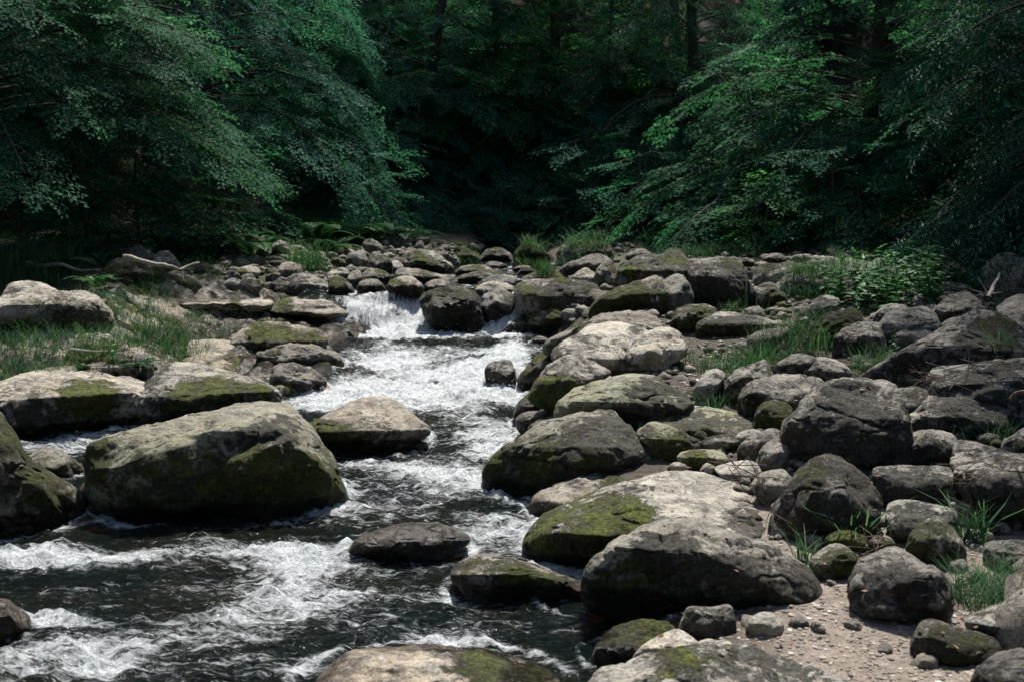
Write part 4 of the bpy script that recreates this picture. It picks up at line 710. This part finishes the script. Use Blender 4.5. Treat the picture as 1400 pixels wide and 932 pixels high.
def tuft(px, py, label, n=90, h=.3, rad_=.14, wd=.008, lift=0., group=None, seed=None, cat='grass tuft', name='grass_tuft', bend=.5, zz=None):
    r = np.random.default_rng(seed or int(px*7+py)); p = rayhit(px, py) if lift else hit(px, py); a = r.uniform(0, 6.28, n); q = rad_*np.sqrt(r.random(n))
    x, y = p[0]+q*np.cos(a), p[1]+q*np.sin(a); pos = np.stack([x, y, [drop(a_, b_, p[2]+1.2) for a_, b_ in zip(x, y)]], 1) if lift else np.stack([x, y, surf(x, y)-.02], 1)
    V, Fc, rn = blades(pos-p, h, wd, r, bend)
    return tag(mesh(name, V, Fc, M_GRASS, loc=p, attrs={'rnd': ('FACE', rn)}, smooth=False), label, cat, group)
T = tuft
T(1372, 820, 'dense low tussock of fine grass at the right edge of the beach', 900, .20, .26, .004, bend=.8)
T(1168, 745, 'long-bladed grass tuft at the foot of the patchy brown boulder', 60, .34, .10, .013, bend=.7)
T(1100, 768, 'sparse grass at the left foot of the patchy brown boulder', 26, .22, .06, .010)
T(1330, 742, 'broad-bladed grass tuft beside the upright mossy knob', 60, .34, .10, .014, bend=.7)
T(1290, 742, 'fine hair-like grass growing on the upright mossy knob', 60, .12, .08, .003, lift=.12)
T(1105, 790, 'thin dry tuft against the dark end of the massive boulder', 90, .14, .07, .003)
T(975, 560, 'small grass tuft above the flat pale slab', 70, .22, .15, .006)
T(1000, 508, 'bright grass between the dry pebbles and the leaning boulder', 260, .28, .35, .007)
T(1045, 500, 'bright grass behind the leaning grey boulder', 260, .30, .35, .007)
T(1085, 478, 'tall bright grass left of the moss-humped boulder', 420, .38, .45, .008)
T(1110, 462, 'tall grass running up to the nettles', 200, .40, .30, .008)
T(1195, 505, 'grass tuft below the pale bright-topped rock', 160, .30, .22, .007)
T(1030, 440, 'lone thin grass stems over the long low slab', 14, .55, .15, .005, bend=.25)
T(1000, 432, 'small grass tuft growing before the long low slab', 60, .25, .12, .006)
T(935, 500, 'grass blades beside the white peaked boulder', 50, .3, .14, .006)
T(1105, 378, 'grass cap hanging over the left end of the long shadowed boulder', 420, .30, .35, .008, lift=.25, bend=.9)
T(1140, 366, 'grass growing along the top of the long shadowed boulder', 120, .24, .35, .008, lift=.25)
T(1300, 395, 'tall grass stems before the domed brown-grey boulder', 120, .5, .4, .007, bend=.25)
T(1340, 400, 'grass right of the domed boulder, by the dead stick', 140, .4, .3, .008)
T(1375, 480, 'sprig of grass on the right end of the long slanting slab', 40, .25, .1, .008, lift=.15)
T(1350, 600, 'fine grass right below the white and black blotched boulder', 120, .25, .2, .005)
T(1300, 600, 'fine grass left below the white and black blotched boulder', 60, .2, .15, .005)
T(745, 375, 'grass tuft sprouting on the mossy spur', 110, .28, .16, .009, lift=.25)
T(728, 345, 'shaggy grass on the round rock where the stream leaves the forest', 300, .28, .28, .009, lift=.3, bend=.8)
T(800, 342, 'shaggy grass on the hump right of centre at the forest edge', 420, .30, .45, .01, lift=.3, bend=.8)
T(637, 346, 'short grass on the mossy flat-topped rock at the forest foot', 160, .18, .3, .008, lift=.2)
T(212, 395, 'small grass tuft under the big brown mossy boulder', 90, .28, .2, .008)
T(420, 372, 'bright leafy tuft between the white rounded stone and the falls rubble', 260, .55, .35, .012, bend=.4)
T(205, 465, 'grass on the right side of the banded outcrop', 380, .24, .6, .007)
T(240, 480, 'bright grass end beside the long tan slab', 260, .24, .4, .007)
T(180, 440, 'tall grass behind the banded outcrop', 420, .28, .7, .007)
T(165, 498, 'grass clump above the broad bleached ledge', 300, .24, .5, .007)
T(245, 505, 'small sprig of grass on the lip above the pale boulder', 40, .18, .08, .007)
T(50, 475, 'thick soft grass mound at the left edge', 900, .26, .6, .005, bend=.7)
T(30, 505, 'dark grass tuft on the edge of the broad bleached ledge', 500, .24, .5, .006)
T(120, 515, 'grass tuft on the back of the broad bleached ledge', 200, .2, .3, .006)
T(20, 375, 'tall pale grass at the left edge below the branches', 700, .6, .8, .008)

def grass_cover(label, n, test, h, seed, wd=.007):
    r = np.random.default_rng(seed); P = []
    while sum(map(len, P)) < n:
        m = n*3; x = r.uniform(-9, 9, m); y = r.uniform(11, 30, m); k = test(x, y)&(fbm(np.stack([x*.8, y*.8, 0*x+5], 1), 3) > -.02+.12*r.normal(size=m)); P.append(np.stack([x[k], y[k]], 1))
    P = np.concatenate(P)[:n]; z = surf(P[:, 0], P[:, 1]); pos = np.stack([P[:, 0], P[:, 1], z-.02], 1); V, Fc, rn = blades(pos, h*(.75+.5*r.random(n)), wd, r)
    tag(mesh('grass', V, Fc, M_GRASS, attrs={'rnd': ('FACE', rn)}, smooth=False), label, 'grass', kind='stuff')
grass_cover('grass covering the left bank between the ledges and the trees', 9000, lambda x, y: (x < itp(y, PT_XL)-1.6)&(y > 12.7)&(y < 21), .17, 11, .006)
grass_cover('grass slope at the foot of the forest behind the stones', 14000, lambda x, y: (y > 21.5)&(y < 28.5)&~((x > -.6)&(x < 3.4))&((x < itp(y, PT_XL)-1)|(x > itp(y, PT_XR)+1.5)), .22, 12, .009)
grass_cover('grass along the shaded right edge of the stone bank', 18000, lambda x, y: (x > 2.6)&(y > 14)&(y < 25)&(x < 9.5)&((x > 4.8)|(y > 18.5)), .25, 13, .009)

T(245, 462, 'soft grass fringe above the wide tan slab', 120, .26, .5, .006)
T(290, 455, 'short bright grass on the bedrock shelf beside the wet steps', 160, .2, .35, .006)
T(120, 485, 'grass cushion in the middle of the bedrock shelf', 160, .24, .5, .006)
grass_cover('grass between the stones beyond the right edge of the picture', 9000, lambda x, y: (x > 3.4+.3*(y-6))&(y > 11)&(y < 15), .2, 14, .008)
# ferns and nettles
LEAF6 = np.array([[0, 0, 0], [.3, .22, .02], [.65, .2, .0], [1, 0, -.06], [.65, -.2, .0], [.3, -.22, .02]]); LF6 = np.array([[0, 1, 2, 3, 4, 5]])
LEAF4 = np.array([[0, 0, 0], [.45, .27, .06], [1, 0, -.05], [.45, -.27, .06]]); LF4 = np.array([[0, 1, 2, 3]])
def fern_mesh(r, L=.55, nf=9):
    P, X, Nn, Sx, Sy = [], [], [], [], []
    for k in range(nf):
        az = k*2.4+r.uniform(-.3, .3); el = r.uniform(.7, 1.15); l = L*r.uniform(.75, 1.1); d = np.array([math.cos(az), math.sin(az), 0])
        for i in range(1, 26):
            t = i/26; c = d*(l*(t*math.cos(el)+.35*t*t))+np.array([0, 0, l*(t*math.sin(el)-.55*t*t*t)]); wl = l*.30*math.sin(math.pi*min(1, t*.9+.12))**.8
            tg = d*(math.cos(el)+.7*t)+np.array([0, 0, math.sin(el)-1.65*t*t]); tg /= np.linalg.norm(tg); sd_ = np.cross(tg, [0, 0, 1.]); sd_ /= np.linalg.norm(sd_)
            for s in (-1, 1): P.append(c); X.append(sd_*s+tg*.35); Nn.append(np.cross(sd_, tg)+[0, 0, .2]); Sx.append(wl); Sy.append(l*.09)
    M = frames(np.array(X), np.array(Nn)); S_ = np.stack([Sx, Sy, Sx], 1); M = M*S_[:, None, :]
    V, Fc = inst(LEAF4*np.array([1, 1, 1]), LF4, np.array(P), M); return V, Fc, np.repeat(r.random(nf), 50)
for i, (px, py, L, lab) in enumerate([(45, 448, .4, 'dark bushy fern hanging over the front of the banded outcrop'), (133, 395, .42, 'tall pale fern frond standing left of the big brown mossy boulder'), (128, 512, .3, 'small fern above the broad bleached ledge'),
    (262, 352, .7, 'fern at the forest edge beside the dark shaded stone'), (320, 345, .9, 'fern on the grassy slope left of the light grey boulder'), (345, 352, .85, 'fern just left of the light grey boulder on the bank'), (430, 335, .9, 'fern on the slope above the left back row'), (470, 330, .9, 'fern in the middle of the slope behind the back row'),
    (505, 335, .9, 'fern at the right end of the slope behind the back row'), (400, 322, .9, 'fern high on the slope under the cool green beech'), (550, 332, .8, 'fern before the leaning central trunk'), (455, 348, .7, 'fern nearest the white-speckled back-row boulder'), (80, 372, .6, 'fern beside the left length of the dead branch'), (190, 505, .35, 'fern sprig beside the flat grey rock in the grass')]):
    r = np.random.default_rng(60+i); V, Fc, rn = fern_mesh(r, L); p = hit(px, py); t = empty('fern', p, r.uniform(0, 6))
    tag(t, lab, 'fern'); mesh('fronds', V, Fc, M_FERN, t, False, attrs={'rnd': ('FACE', rn)})
def tube(path, radii, sides=6):
    path = np.asarray(path, float); n = len(path); V = []; t = np.gradient(path, axis=0); t /= np.linalg.norm(t, axis=1)[:, None]+1e-9
    a = np.arange(sides)/sides*2*math.pi
    ref = np.array([0, 0, 1.]) if abs(t[0][2]) < .8 else np.array([1., 0, 0])
    for i in range(n):
        u = np.cross(t[i], ref); u /= np.linalg.norm(u)+1e-9; v = np.cross(t[i], u); V.append(path[i]+radii[i]*(np.cos(a)[:, None]*u+np.sin(a)[:, None]*v))
    V = np.concatenate(V); F_ = [[i*sides+j, i*sides+(j+1) % sides, (i+1)*sides+(j+1) % sides, (i+1)*sides+j] for i in range(n-1) for j in range(sides)]
    return V, np.array(F_)
def join(parts):
    V, F_, o = [], [], 0
    for v, f in parts: V.append(v); F_.append(f+o); o += len(v)
    return np.concatenate(V), np.concatenate(F_)
def nettle(r, H=.5):
    P, X, Nn, Sc = [], [], [], []; k = 6
    for i in range(k):
        t = (i+1.5)/(k+.8); az = i*math.pi/2+r.uniform(-.3, .3); l = H*.24*(1.15-t*.6)
        for s in (0, math.pi):
            P.append([0, 0, H*t]); X.append([math.cos(az+s), math.sin(az+s), r.uniform(-.25, .3)]); Nn.append([0, 0, 1.]); Sc.append(l)
    M = frames(np.array(X), np.array(Nn))*np.array(Sc)[:, None, None]; V, Fc = inst(LEAF6, LF6, np.array(P), M); return V, Fc, np.repeat(r.random(), len(Fc))
NP = []
for i in range(3):
    r = np.random.default_rng(80+i); V, Fc, rn = nettle(r); t = empty('nettle_plant', (0, 0, 0)); mesh('leaves', V, Fc, M_NETTLE, t, False, attrs={'rnd': ('FACE', r.random(len(Fc)))})
    sv_, sf_ = tube([[0, 0, -.05], [0, 0, .25], [.01, 0, .5]], [.004, .003, .002], 4); mesh('stem', sv_, sf_, M_NETTLE, t, attrs={'rnd': ('FACE', np.full(len(sf_), .3))}); NP.append(t)
r = np.random.default_rng(5); cnt = 0
for k in range(900):
    if cnt >= 105: break
    px, py = r.uniform(1135, 1290), r.uniform(396, 440)
    if py > 432-.10*abs(px-1195) or (px < 1160 and py < 408): continue
    p = hit(px, py); o = NP[cnt] if cnt < 3 else copy_tree(NP[cnt % 3]); o.location = p-np.array([0, 0, .02]); s = r.uniform(.85, 1.4); o.scale = (s, s, s); o.rotation_euler = (r.uniform(-.25, .25), r.uniform(-.25, .25), r.uniform(0, 6))
    tag(o, 'bright broad-leaved nettle in the nettle bed before the long shadowed boulder', 'nettle', 'nettles in the bed before the long shadowed boulder'); cnt += 1
for i, (px, py, lab, H) in enumerate([(1347, 392, 'tall leafy sapling left of the pale pointed boulder at the forest edge', 1.5), (1255, 470, 'leafy sprig over the small leaf-covered stone', .7), (1227, 492, 'leafy sprig left of the small leaf-covered stone', .6), (1240, 446, 'leafy shoot before the rough grey boulder', .6), (160, 498, 'leafy weed below the small layered ledge', .7), (150, 415, 'broad-leaved weed right of the banded outcrop', .8), (225, 470, 'weed with two white flower heads in the left grass', .8), (1300, 385, 'leafy weed at the domed brown-grey boulder', .8)]):
    o = copy_tree(NP[i % 3]); p = hit(px, py); o.location = p; o.scale = (H, H, H); o['label'] = lab; o['category'] = 'plant'; o.name = 'leafy_plant'
    if 'group' in o: del o['group']

# fallen leaves
def fallen(label, n, regs, seed):
    r = np.random.default_rng(seed); P = []
    for k in range(n):
        g_ = regs[k % len(regs)]; P.append(rayhit(r.uniform(g_[0], g_[2]), r.uniform(g_[1], g_[3]))+np.array([0, 0, .006]))
    P = np.array(P); a = r.uniform(0, 6.28, n); M = frames(np.stack([np.cos(a), np.sin(a), r.normal(0, .2, n)], 1), np.stack([r.normal(0, .4, n), r.normal(0, .4, n), np.ones(n)], 1))*r.uniform(.02, .045, n)[:, None, None]
    V, Fc = inst(LEAF6, LF6, P, M); q = NT('dead_leaf'); q.l(q.mix(q.attr('rnd'), (.05, .025, .014), (.20, .11, .055)), q.b.inputs['Base Color']); q.b.inputs['Roughness'].default_value = .8
    tag(mesh('fallen_leaves', V, Fc, q.m, attrs={'rnd': ('FACE', r.random(n))}, smooth=False), label, 'leaves', kind='stuff')
fallen('dry brown leaves lying on the beach and between the boulders', 420, [(900, 620, 1400, 900), (1000, 430, 1400, 620), (40, 440, 260, 520)], 33)
# dead branches
def branch(label, pts, r0, name='dead_branch', twigs=(), lift=.0, dd=0., mat=DEADWOOD):
    P = []
    for (px, py, dist) in pts: P.append(np.array([0, 0, CAMZ])+ray(px, py)*dist)
    P = catmull(np.array(P+P[::-1]), 4)[:4*(len(P)-1)+1] if False else np.array(P)
    n = len(P); Q = np.array([[np.interp(t, range(n), P[:, a]) for a in range(3)] for t in np.linspace(0, n-1, 5*n)]); rr_ = np.linspace(r0, r0*.45, len(Q)); org = Q[0].copy()
    Q = Q+np.stack([fbm(Q*3+k*9, 2)*r0*.9 for k in range(3)], 1)
    parts = [tube(Q-org, rr_, 7)]
    for (a, b, ln) in twigs:
        s = Q[int(a*(len(Q)-1))]-org; e = s+np.array(b)*ln; parts.append(tube(np.array([s, (s+e)/2+[0, 0, .02*ln], e]), [r0*.35, r0*.25, r0*.12], 5))
    V, Fc = join(parts); return tag(mesh(name, V, Fc, mat, loc=org), label, 'branch')
branch('long grey dead branch lying in the grass at the left edge', [(36, 361, 16.6), (60, 364, 16.5), (88, 363, 16.3), (110, 369, 16.2), (140, 371, 16.2)], .034)
branch('pale forked dead branch lying across the mossy boulders on the left bank', [(170, 352, 15.6), (190, 356, 15.5), (215, 362, 15.4), (238, 363, 15.2), (248, 367, 15.2), (258, 362, 15.3), (273, 360, 15.4)], .034, twigs=[(.72, (.2, -.3, -.6), .25)])
branch('bleached dead stick leaning against the pale pointed boulder', [(1352, 408, 13.6), (1358, 394, 13.8), (1367, 374, 14.0)], .03, twigs=[(.1, (-.7, 0, .25), .3), (.15, (.6, 0, .1), .25), (.1, (-.3, .2, .6), .35)])
branch('thin dry twig lying over the gap below the small layered ledge', [(96, 477, 13.2), (120, 479, 13.1), (148, 480, 13.0)], .014, 'twig')
branch('curved reddish dry root at the right edge over the wide grey block', [(1382, 545, 7.6), (1388, 538, 7.5), (1398, 535, 7.4), (1412, 538, 7.4)], .012, 'root', mat=bark_mat('red_root', (.10, .05, .035), (.22, .13, .09)))
for i, (px, py, D, lab, s) in enumerate([(1012, 640, 7.55, 'tangle of dry brown twigs over the flat-topped angular stone', 1.), (1305, 512, 8.9, 'dry twigs lying where the rough slab meets the slanting one', 1.2), (1270, 522, 8.6, 'dry twigs left of the wide grey block', .8), (1045, 716, 6.7, 'two dry twigs on the right shoulder of the biggest pale boulder', .7), (1322, 645, 7.2, 'dry leaves and twigs stuck beside the big cracked block', .8), (1183, 738, 6.6, 'dead brown stalks beside the long-bladed grass tuft', .6)]):
    r = np.random.default_rng(200+i); c = np.array([0, 0, CAMZ])+ray(px, py)*D; parts = []
    for k in range(9 if i != 3 else 3):
        d = r.normal(size=3)*[1, .5, .45]; d /= np.linalg.norm(d); a = r.normal(size=3)*.05*s; L = .16*s*r.uniform(.6, 1.5); parts.append(tube([a-d*L, a+r.normal(size=3)*.02, a+d*L], [.0035, .003, .0015], 5))
    V, Fc = join(parts); tag(mesh('dry_twigs', V, Fc, bark_mat('twig', (.09, .055, .04), (.20, .14, .10)) if i == 0 else bpy.data.materials['twig'], loc=c), lab, 'twigs')
# ------------------------------------------------------------------ trees
def spray_proto(r, L=.75, leaf=.078, n=9, conifer=False):
    """flat branch end with side twigs; X runs outward, leaves lie in the XY plane"""
    P, X, Nn, Sc = [], [], [], []
    def row(o, d, l, k, lf):
        for i in range(k):
            t = (i+.6)/k; c = o+d*l*t+np.array([0, 0, -.10*t*t*l])
            for s in (-1, 1):
                if r.random() < .12: continue
                a = s*r.uniform(.6, 1.1); x = np.array([d[0]*math.cos(a)-d[1]*math.sin(a), d[0]*math.sin(a)+d[1]*math.cos(a), r.uniform(-.35, .15)])
                P.append(c+x*.012); X.append(x); Nn.append(np.array([r.normal(0, .28), r.normal(0, .28), 1.])); Sc.append(lf*r.uniform(.7, 1.15))
        P.append(o+d*l); X.append(d+[0, 0, -.2]); Nn.append(np.array([0, 0, 1.])); Sc.append(lf)
    row(np.zeros(3), np.array([1., 0, 0]), L, n, leaf)
    for i in range(4):
        t = .15+.2*i
        for s in (-1, 1):
            a = s*r.uniform(.6, .95); row(np.array([L*t, 0, 0]), np.array([math.cos(a), math.sin(a), r.uniform(-.12, .12)]), L*.42*(1.1-t), max(2, int(n*.42*(1.1-t)+.5)), leaf*.9)
    P, X, Nn, Sc = map(np.array, (P, X, Nn, Sc)); M = frames(X, Nn)*Sc[:, None, None]; return inst(LEAF4 if not conifer else LEAF4*np.array([1, .42, 1.]), LF4, P, M)
_r = np.random.default_rng(12)
SPR = {'beech': [spray_proto(_r, .75, .078, 10) for _ in range(5)], 'maple': [spray_proto(_r, .7, .115, 6) for _ in range(5)], 'spruce': [spray_proto(_r, .8, .10, 13, True) for _ in range(4)], 'far': [spray_proto(_r, 1.0, .16, 6) for _ in range(4)]}
def crown_mesh(Pos, Xd, Nn, Sc, kind, r):
    Pos, Xd, Nn, Sc = map(np.array, (Pos, Xd, Nn, Sc)); pv = SPR[kind]; which = r.integers(0, len(pv), len(Pos)); V, F_, o = [], [], 0
    M = frames(Xd, Nn)*Sc[:, None, None]
    for k, (v, f) in enumerate(pv):
        m = which == k
        if not m.any(): continue
        a, b = inst(v, f, Pos[m], M[m]); V.append(a); F_.append(b+o); o += len(a)
    return np.concatenate(V), np.concatenate(F_)
def tree(name, label, x, y, H=14, R=4.2, h0=1.2, nl=46, kind='beech', mat=None, seed=1, bias=None, r0=.16, droop=.55, dens=1., group=None, lean=(0, 0), cat='tree', low=1.0, z=None):
    r = np.random.default_rng(seed); zb = gz(x, y) if z is None else z; con = kind == 'spruce'
    t = empty(name, (x, y, zb)); tag(t, label, cat, group)
    ph = r.uniform(0, 9); N = 14; hs = np.linspace(-.3, H, N); path = np.stack([lean[0]*(hs/H)+.12*np.sin(hs*.5+ph), lean[1]*(hs/H)+.12*np.cos(hs*.43+ph), hs], 1)
    parts = [tube(path, r0*(1-.93*(np.clip(hs, 0, H)/H))**.8+.01, 9)]; Pos, Xd, Nn, Sc = [], [], [], []
    for i in range(nl):
        f = (i+.5)/nl; hh = h0+(H-h0)*f**1.5*.97; az = i*2.39996+r.uniform(-.5, .5)
        if bias is not None and r.random() < bias[2]: az = math.atan2(bias[1], bias[0])+r.normal(0, .55)
        prof = (1-f)**.85*(low+(1-low)*min(1, f*5)) if not con else (1-f)**.85
        L = max(.5, R*prof*r.uniform(.7, 1.12)); el = (.35+.5*f+r.uniform(-.15, .15)) if not con else (.05+.35*f)
        c = np.array([np.interp(hh, hs, path[:, 0]), np.interp(hh, hs, path[:, 1]), hh]); d = np.array([math.cos(az), math.sin(az), 0.]); M_ = 7; pts = [c]; e = el
        for k in range(M_):
            e -= (droop+.35*el)/M_*1.4; dv = d*math.cos(e)+np.array([0, 0, math.sin(e)]); pts.append(pts[-1]+dv*L/M_); aa = r.normal(0, .10); d = np.array([d[0]*math.cos(aa)-d[1]*math.sin(aa), d[0]*math.sin(aa)+d[1]*math.cos(aa), 0])
        pts = np.array(pts); parts.append(tube(pts, np.linspace(r0*.22*(L/R)+.008, .004, len(pts)), 5))
        k = max(3, int(L/.30*dens))
        for j in range(k):
            tt = .22+.78*(j+r.random()*.6)/k; s = (-1)**j; q = tt*M_; q0 = min(int(q), M_-1); pc = pts[q0]+(pts[q0+1]-pts[q0])*(q-q0); dr = pts[q0+1]-pts[q0]; dr /= np.linalg.norm(dr)
            a = s*r.uniform(.65, 1.05)*(1-.5*tt); xd = np.array([dr[0]*math.cos(a)-dr[1]*math.sin(a), dr[0]*math.sin(a)+dr[1]*math.cos(a), dr[2]-.12*(1+con)]); xd /= np.linalg.norm(xd)
            sl = L*.34*(1.25-tt)*r.uniform(.6, 1.2)+.15; m = max(1, int(sl/.42*dens+.5)); sub = pc.copy()
            parts.append(tube(np.array([pc, pc+xd*sl*.5, pc+xd*sl+[0, 0, -.05*sl]]), [.006, .004, .002], 3))
            for g_ in range(m):
                b = r.normal(0, .42); x2 = np.array([xd[0]*math.cos(b)-xd[1]*math.sin(b), xd[0]*math.sin(b)+xd[1]*math.cos(b), xd[2]+r.normal(-.05, .10)])
                Pos.append(pc+xd*sl*(g_+.3)/m); Xd.append(x2); Nn.append(np.array([r.normal(0, .22), r.normal(0, .22), 1.])); Sc.append(r.uniform(.75, 1.2)*(1.25 if con else 1))
        Pos.append(pts[-1]-d*.3); Xd.append(pts[-1]-pts[-2]); Nn.append(np.array([0, 0, 1.])); Sc.append(1.)
    V, Fc = join([(v, f) for v, f in parts]); mesh('trunk', V, Fc, BARK, t)
    V, Fc = crown_mesh(Pos, Xd, Nn, Sc, kind, r); nf = len(Fc)
    mesh('crown', V, Fc, mat or M_BEECH, t, False, attrs={'rnd': ('FACE', r.random(nf))}); return t
LEAVES = 0
tree('beech_tree', 'near beech on the left whose drooping sprays reach far over the bank', -8.4, 18.3, 10, 5.6, 1.7, 64, 'beech', M_BEECH, 1, (1, -.35, .45), dens=1.1)
tree('beech_tree', 'beech at the left edge, its leaves deep in shade', -11.0, 19.5, 11, 4.2, 1.6, 34, 'beech', M_DARK, 2, (1, -.3, .3))
tree('beech_tree', 'cool green beech behind the near left one, with hanging branch tips', -6.2, 23.0, 12, 5.6, 1.8, 66, 'beech', M_BLUE, 3, (1, -.4, .4), droop=.8)
tree('maple_tree', 'yellow-green maple right of the middle, behind the stones', 1.2, 30.2, 11, 5.6, .9, 66, 'maple', M_YEL, 4, (.3, -1, .35))
tree('beech_tree', 'silvery green beech right of the yellow-green maple, drooping to the right', 4.3, 28.0, 11, 5.6, .9, 70, 'beech', M_BEECH, 5, (.0, -1, .35), droop=.8)
tree('maple_tree', 'bright broad-leaved tree in the right half, nearest of the lit ones', 6.9, 22.0, 10, 5.4, .9, 74, 'maple', M_BEECH, 6, (-1, -.5, .4))
tree('beech_tree', 'beech between the bright broad-leaved tree and the spruce', 9.2, 19.5, 10, 5.0, 1.2, 54, 'beech', M_BEECH, 7, (-1, -.4, .4))
tree('spruce_tree', 'dark spruce with drooping needle boughs at the right edge', 8.3, 15.4, 15, 3.6, 1.0, 80, 'spruce', M_SPRUCE, 8, (-1, -.2, .25), droop=.5)
tree('spruce_tree', 'second spruce further back, between the right-hand trees', 9.8, 20.5, 16, 3.6, 1.2, 70, 'spruce', M_SPRUCE, 9)
tree('beech_tree', 'slender dark-leaved beech with a leaning trunk in the centre', -2.4, 28.6, 13, 4.0, 2.0, 34, 'beech', M_DARK, 10, (0, -1, .2), r0=.15, lean=(2.2, 0))
tree('beech_tree', 'thin straight beech left of the leaning central trunk', -3.6, 30.2, 12, 3.8, 2.4, 28, 'beech', M_DARK, 11, r0=.10, lean=(.2, 0))
tree('beech_tree', 'thin double-curved beech at the left of the central gap', -5.0, 29.0, 12, 3.8, 2.2, 28, 'beech', M_DARK, 13, r0=.10, lean=(.5, 0))
tree('beech_tree', 'cool green beech with layered boughs behind the little cascade, centre', -.4, 30.5, 13, 4.8, 1.0, 60, 'beech', M_BLUE, 14, (0, -1, .3), r0=.12)
tree('beech_tree', 'tall beech outside the right edge whose high boughs shade the right bank', 9.6, 13.2, 16, 7.0, 6.4, 32, 'beech', M_BEECH, 15, (-1, -.1, .6), r0=.22, droop=.3)
tree('beech_tree', 'low-branched young beech filling the gap left of the stream mouth', -2.9, 27.3, 8, 3.4, .4, 52, 'beech', M_BLUE, 16, (0, -1, .3), r0=.08)
tree('beech_tree', 'low-branched young beech straight above the little cascade', -.3, 28.0, 8.5, 3.6, .4, 54, 'beech', M_BEECH, 17, (0, -1, .3), r0=.08)
tree('beech_tree', 'young beech right of the little cascade under the yellow-green maple', 2.4, 27.8, 6.5, 2.8, .4, 40, 'beech', M_BLUE, 18, (0, -1, .3), r0=.08)
# low shrubs
def shrub(label, px, py, R, mat, seed, kind='beech', H=None):
    p = hit(px, py); return tree('shrub', label, p[0], p[1], H or R*1.3, R, .1, 14, kind, mat, seed, r0=.03, droop=.5, cat='shrub', dens=.9)
shrub('low spreading shrub under the near left beech, at the left edge', 20, 340, 1.5, M_DARK, 31)
shrub('layered shrub in front of the bare brown bank on the left', 110, 345, 1.4, M_BEECH, 32)
shrub('shrub behind the mossy boulders with the dead branch', 200, 338, 1.3, M_BLUE, 33)
shrub('bright sprigged shrub right of the pointed light grey boulder', 270, 345, .9, M_BEECH, 34)
shrub('dim shrub under the cool green beech', 330, 318, 1.3, M_DARK, 35)
shrub('soft shrub at the foot of the central trunks, left', 500, 322, 1.2, M_BLUE, 36)
shrub('leafy shrub at the forest foot above the little cascade', 680, 334, 1.2, M_BLUE, 37)
shrub('low shrub at the stream mouth, right of the little cascade', 745, 328, 1.1, M_BEECH, 38)
shrub('shrub in the shade behind the white-lichened boulder', 880, 330, 1.4, M_DARK, 39)
shrub('pale yellow-green bush at the forest edge, upper right', 1045, 342, .8, M_YEL, 40, 'beech', 1.2)
shrub('dark shrub behind the pale yellow-green bush', 1130, 340, 1.4, M_DARK, 41)
shrub('dark shrub under the spruce at the right', 1260, 340, 1.4, M_DARK, 42)
shrub('dark shrub behind the pale pointed boulder', 1380, 335, 1.4, M_DARK, 43)
_sh = [tree('shrub', '', 0, 0, 1.9, 1.5, .1, 14, 'beech', M_BLUE, 51, r0=.03, cat='shrub', z=0), tree('shrub', '', 0, 0, 1.6, 1.4, .1, 13, 'beech', M_DARK, 52, r0=.03, cat='shrub', z=0)]
_q = np.random.default_rng(19)
for i in range(34):
    o = _sh[i] if i < 2 else copy_tree(_sh[i % 2]); px = _q.uniform(380, 1120) if i % 3 else _q.uniform(780, 1180); d = _q.uniform(26.5, 36) if i % 3 else _q.uniform(24, 27); x = (px-700)/F*d
    o.location = (x, d, gz(x, d)-.05); s_ = _q.uniform(.7, 1.5); o.scale = (s_, s_, s_); o.rotation_euler = (0, 0, _q.uniform(0, 6))
    tag(o, 'low leafy bush of the forest undergrowth on the dim slope behind the stones', 'shrub', 'undergrowth bushes on the forest slope')
# forest standing behind and round about: two kinds, copied
far = [tree('beech_tree', '', 0, 0, 14, 4.2, .6, 34, 'far', M_BLUE, 21, r0=.15, z=0), tree('beech_tree', '', 0, 0, 12, 3.8, .4, 30, 'far', M_BLUE, 22, r0=.13, z=0), tree('spruce_tree', '', 0, 0, 17, 3.4, .5, 70, 'spruce', M_SPRUCE, 23, z=0)]
r = np.random.default_rng(77); spots = []
for (x, y) in [(-9, 24), (-12.5, 21), (-8.5, 29), (-6, 33.5), (-2.2, 34), (1.6, 35), (5, 33), (9.5, 34), (12.5, 30), (13.5, 24), (11.3, 17.5), (-13, 27), (-12, 33), (-8, 38), (-3.5, 39), (1, 40), (5.5, 38.5), (10, 36.5), (14, 33), (15.5, 27), (14.5, 20), (-16, 23), (-17, 31), (-13, 39), (3, 45), (-5, 45), (11, 43), (-14.5, 16.5), (13.8, 14.5), (17.5, 23.5), (19, 31)]:
    spots.append((x, y, 'shaded forest tree standing back on the wooded slope', 'forest trees on the slope behind'))
for (x, y) in [(-14, 11), (-14, 5), (-12.5, -1), (12.5, 9), (11.5, 4), (12.5, -2), (-9, -7), (-3, -9), (3, -9), (8.5, -7), (10.3, 12.3), (-13.6, 14)]:
    spots.append((x, y, 'tree standing beside or behind the viewer on the valley side', 'trees outside the picture'))
for i, (x, y, lab, grp) in enumerate(spots):
    k = i % 3 if not (y < 12) else i % 2
    o = far[k] if i < 3 else copy_tree(far[k]); x += r.uniform(-.6, .6); y += r.uniform(-.6, .6)
    o.location = (x, y, gz(x, y)-.1); o.rotation_euler = (0, 0, r.uniform(0, 6.28)); s = r.uniform(.85, 1.2); o.scale = (s, s, s*r.uniform(.95, 1.1))
    kindw = 'spruce' if k == 2 else ('cool-leaved tree' if k == 1 else 'broad-leaved tree')
    tag(o, ('dark '+lab.replace('tree', kindw, 1)) if k == 2 else lab.replace('tree', kindw, 1), 'tree', grp)
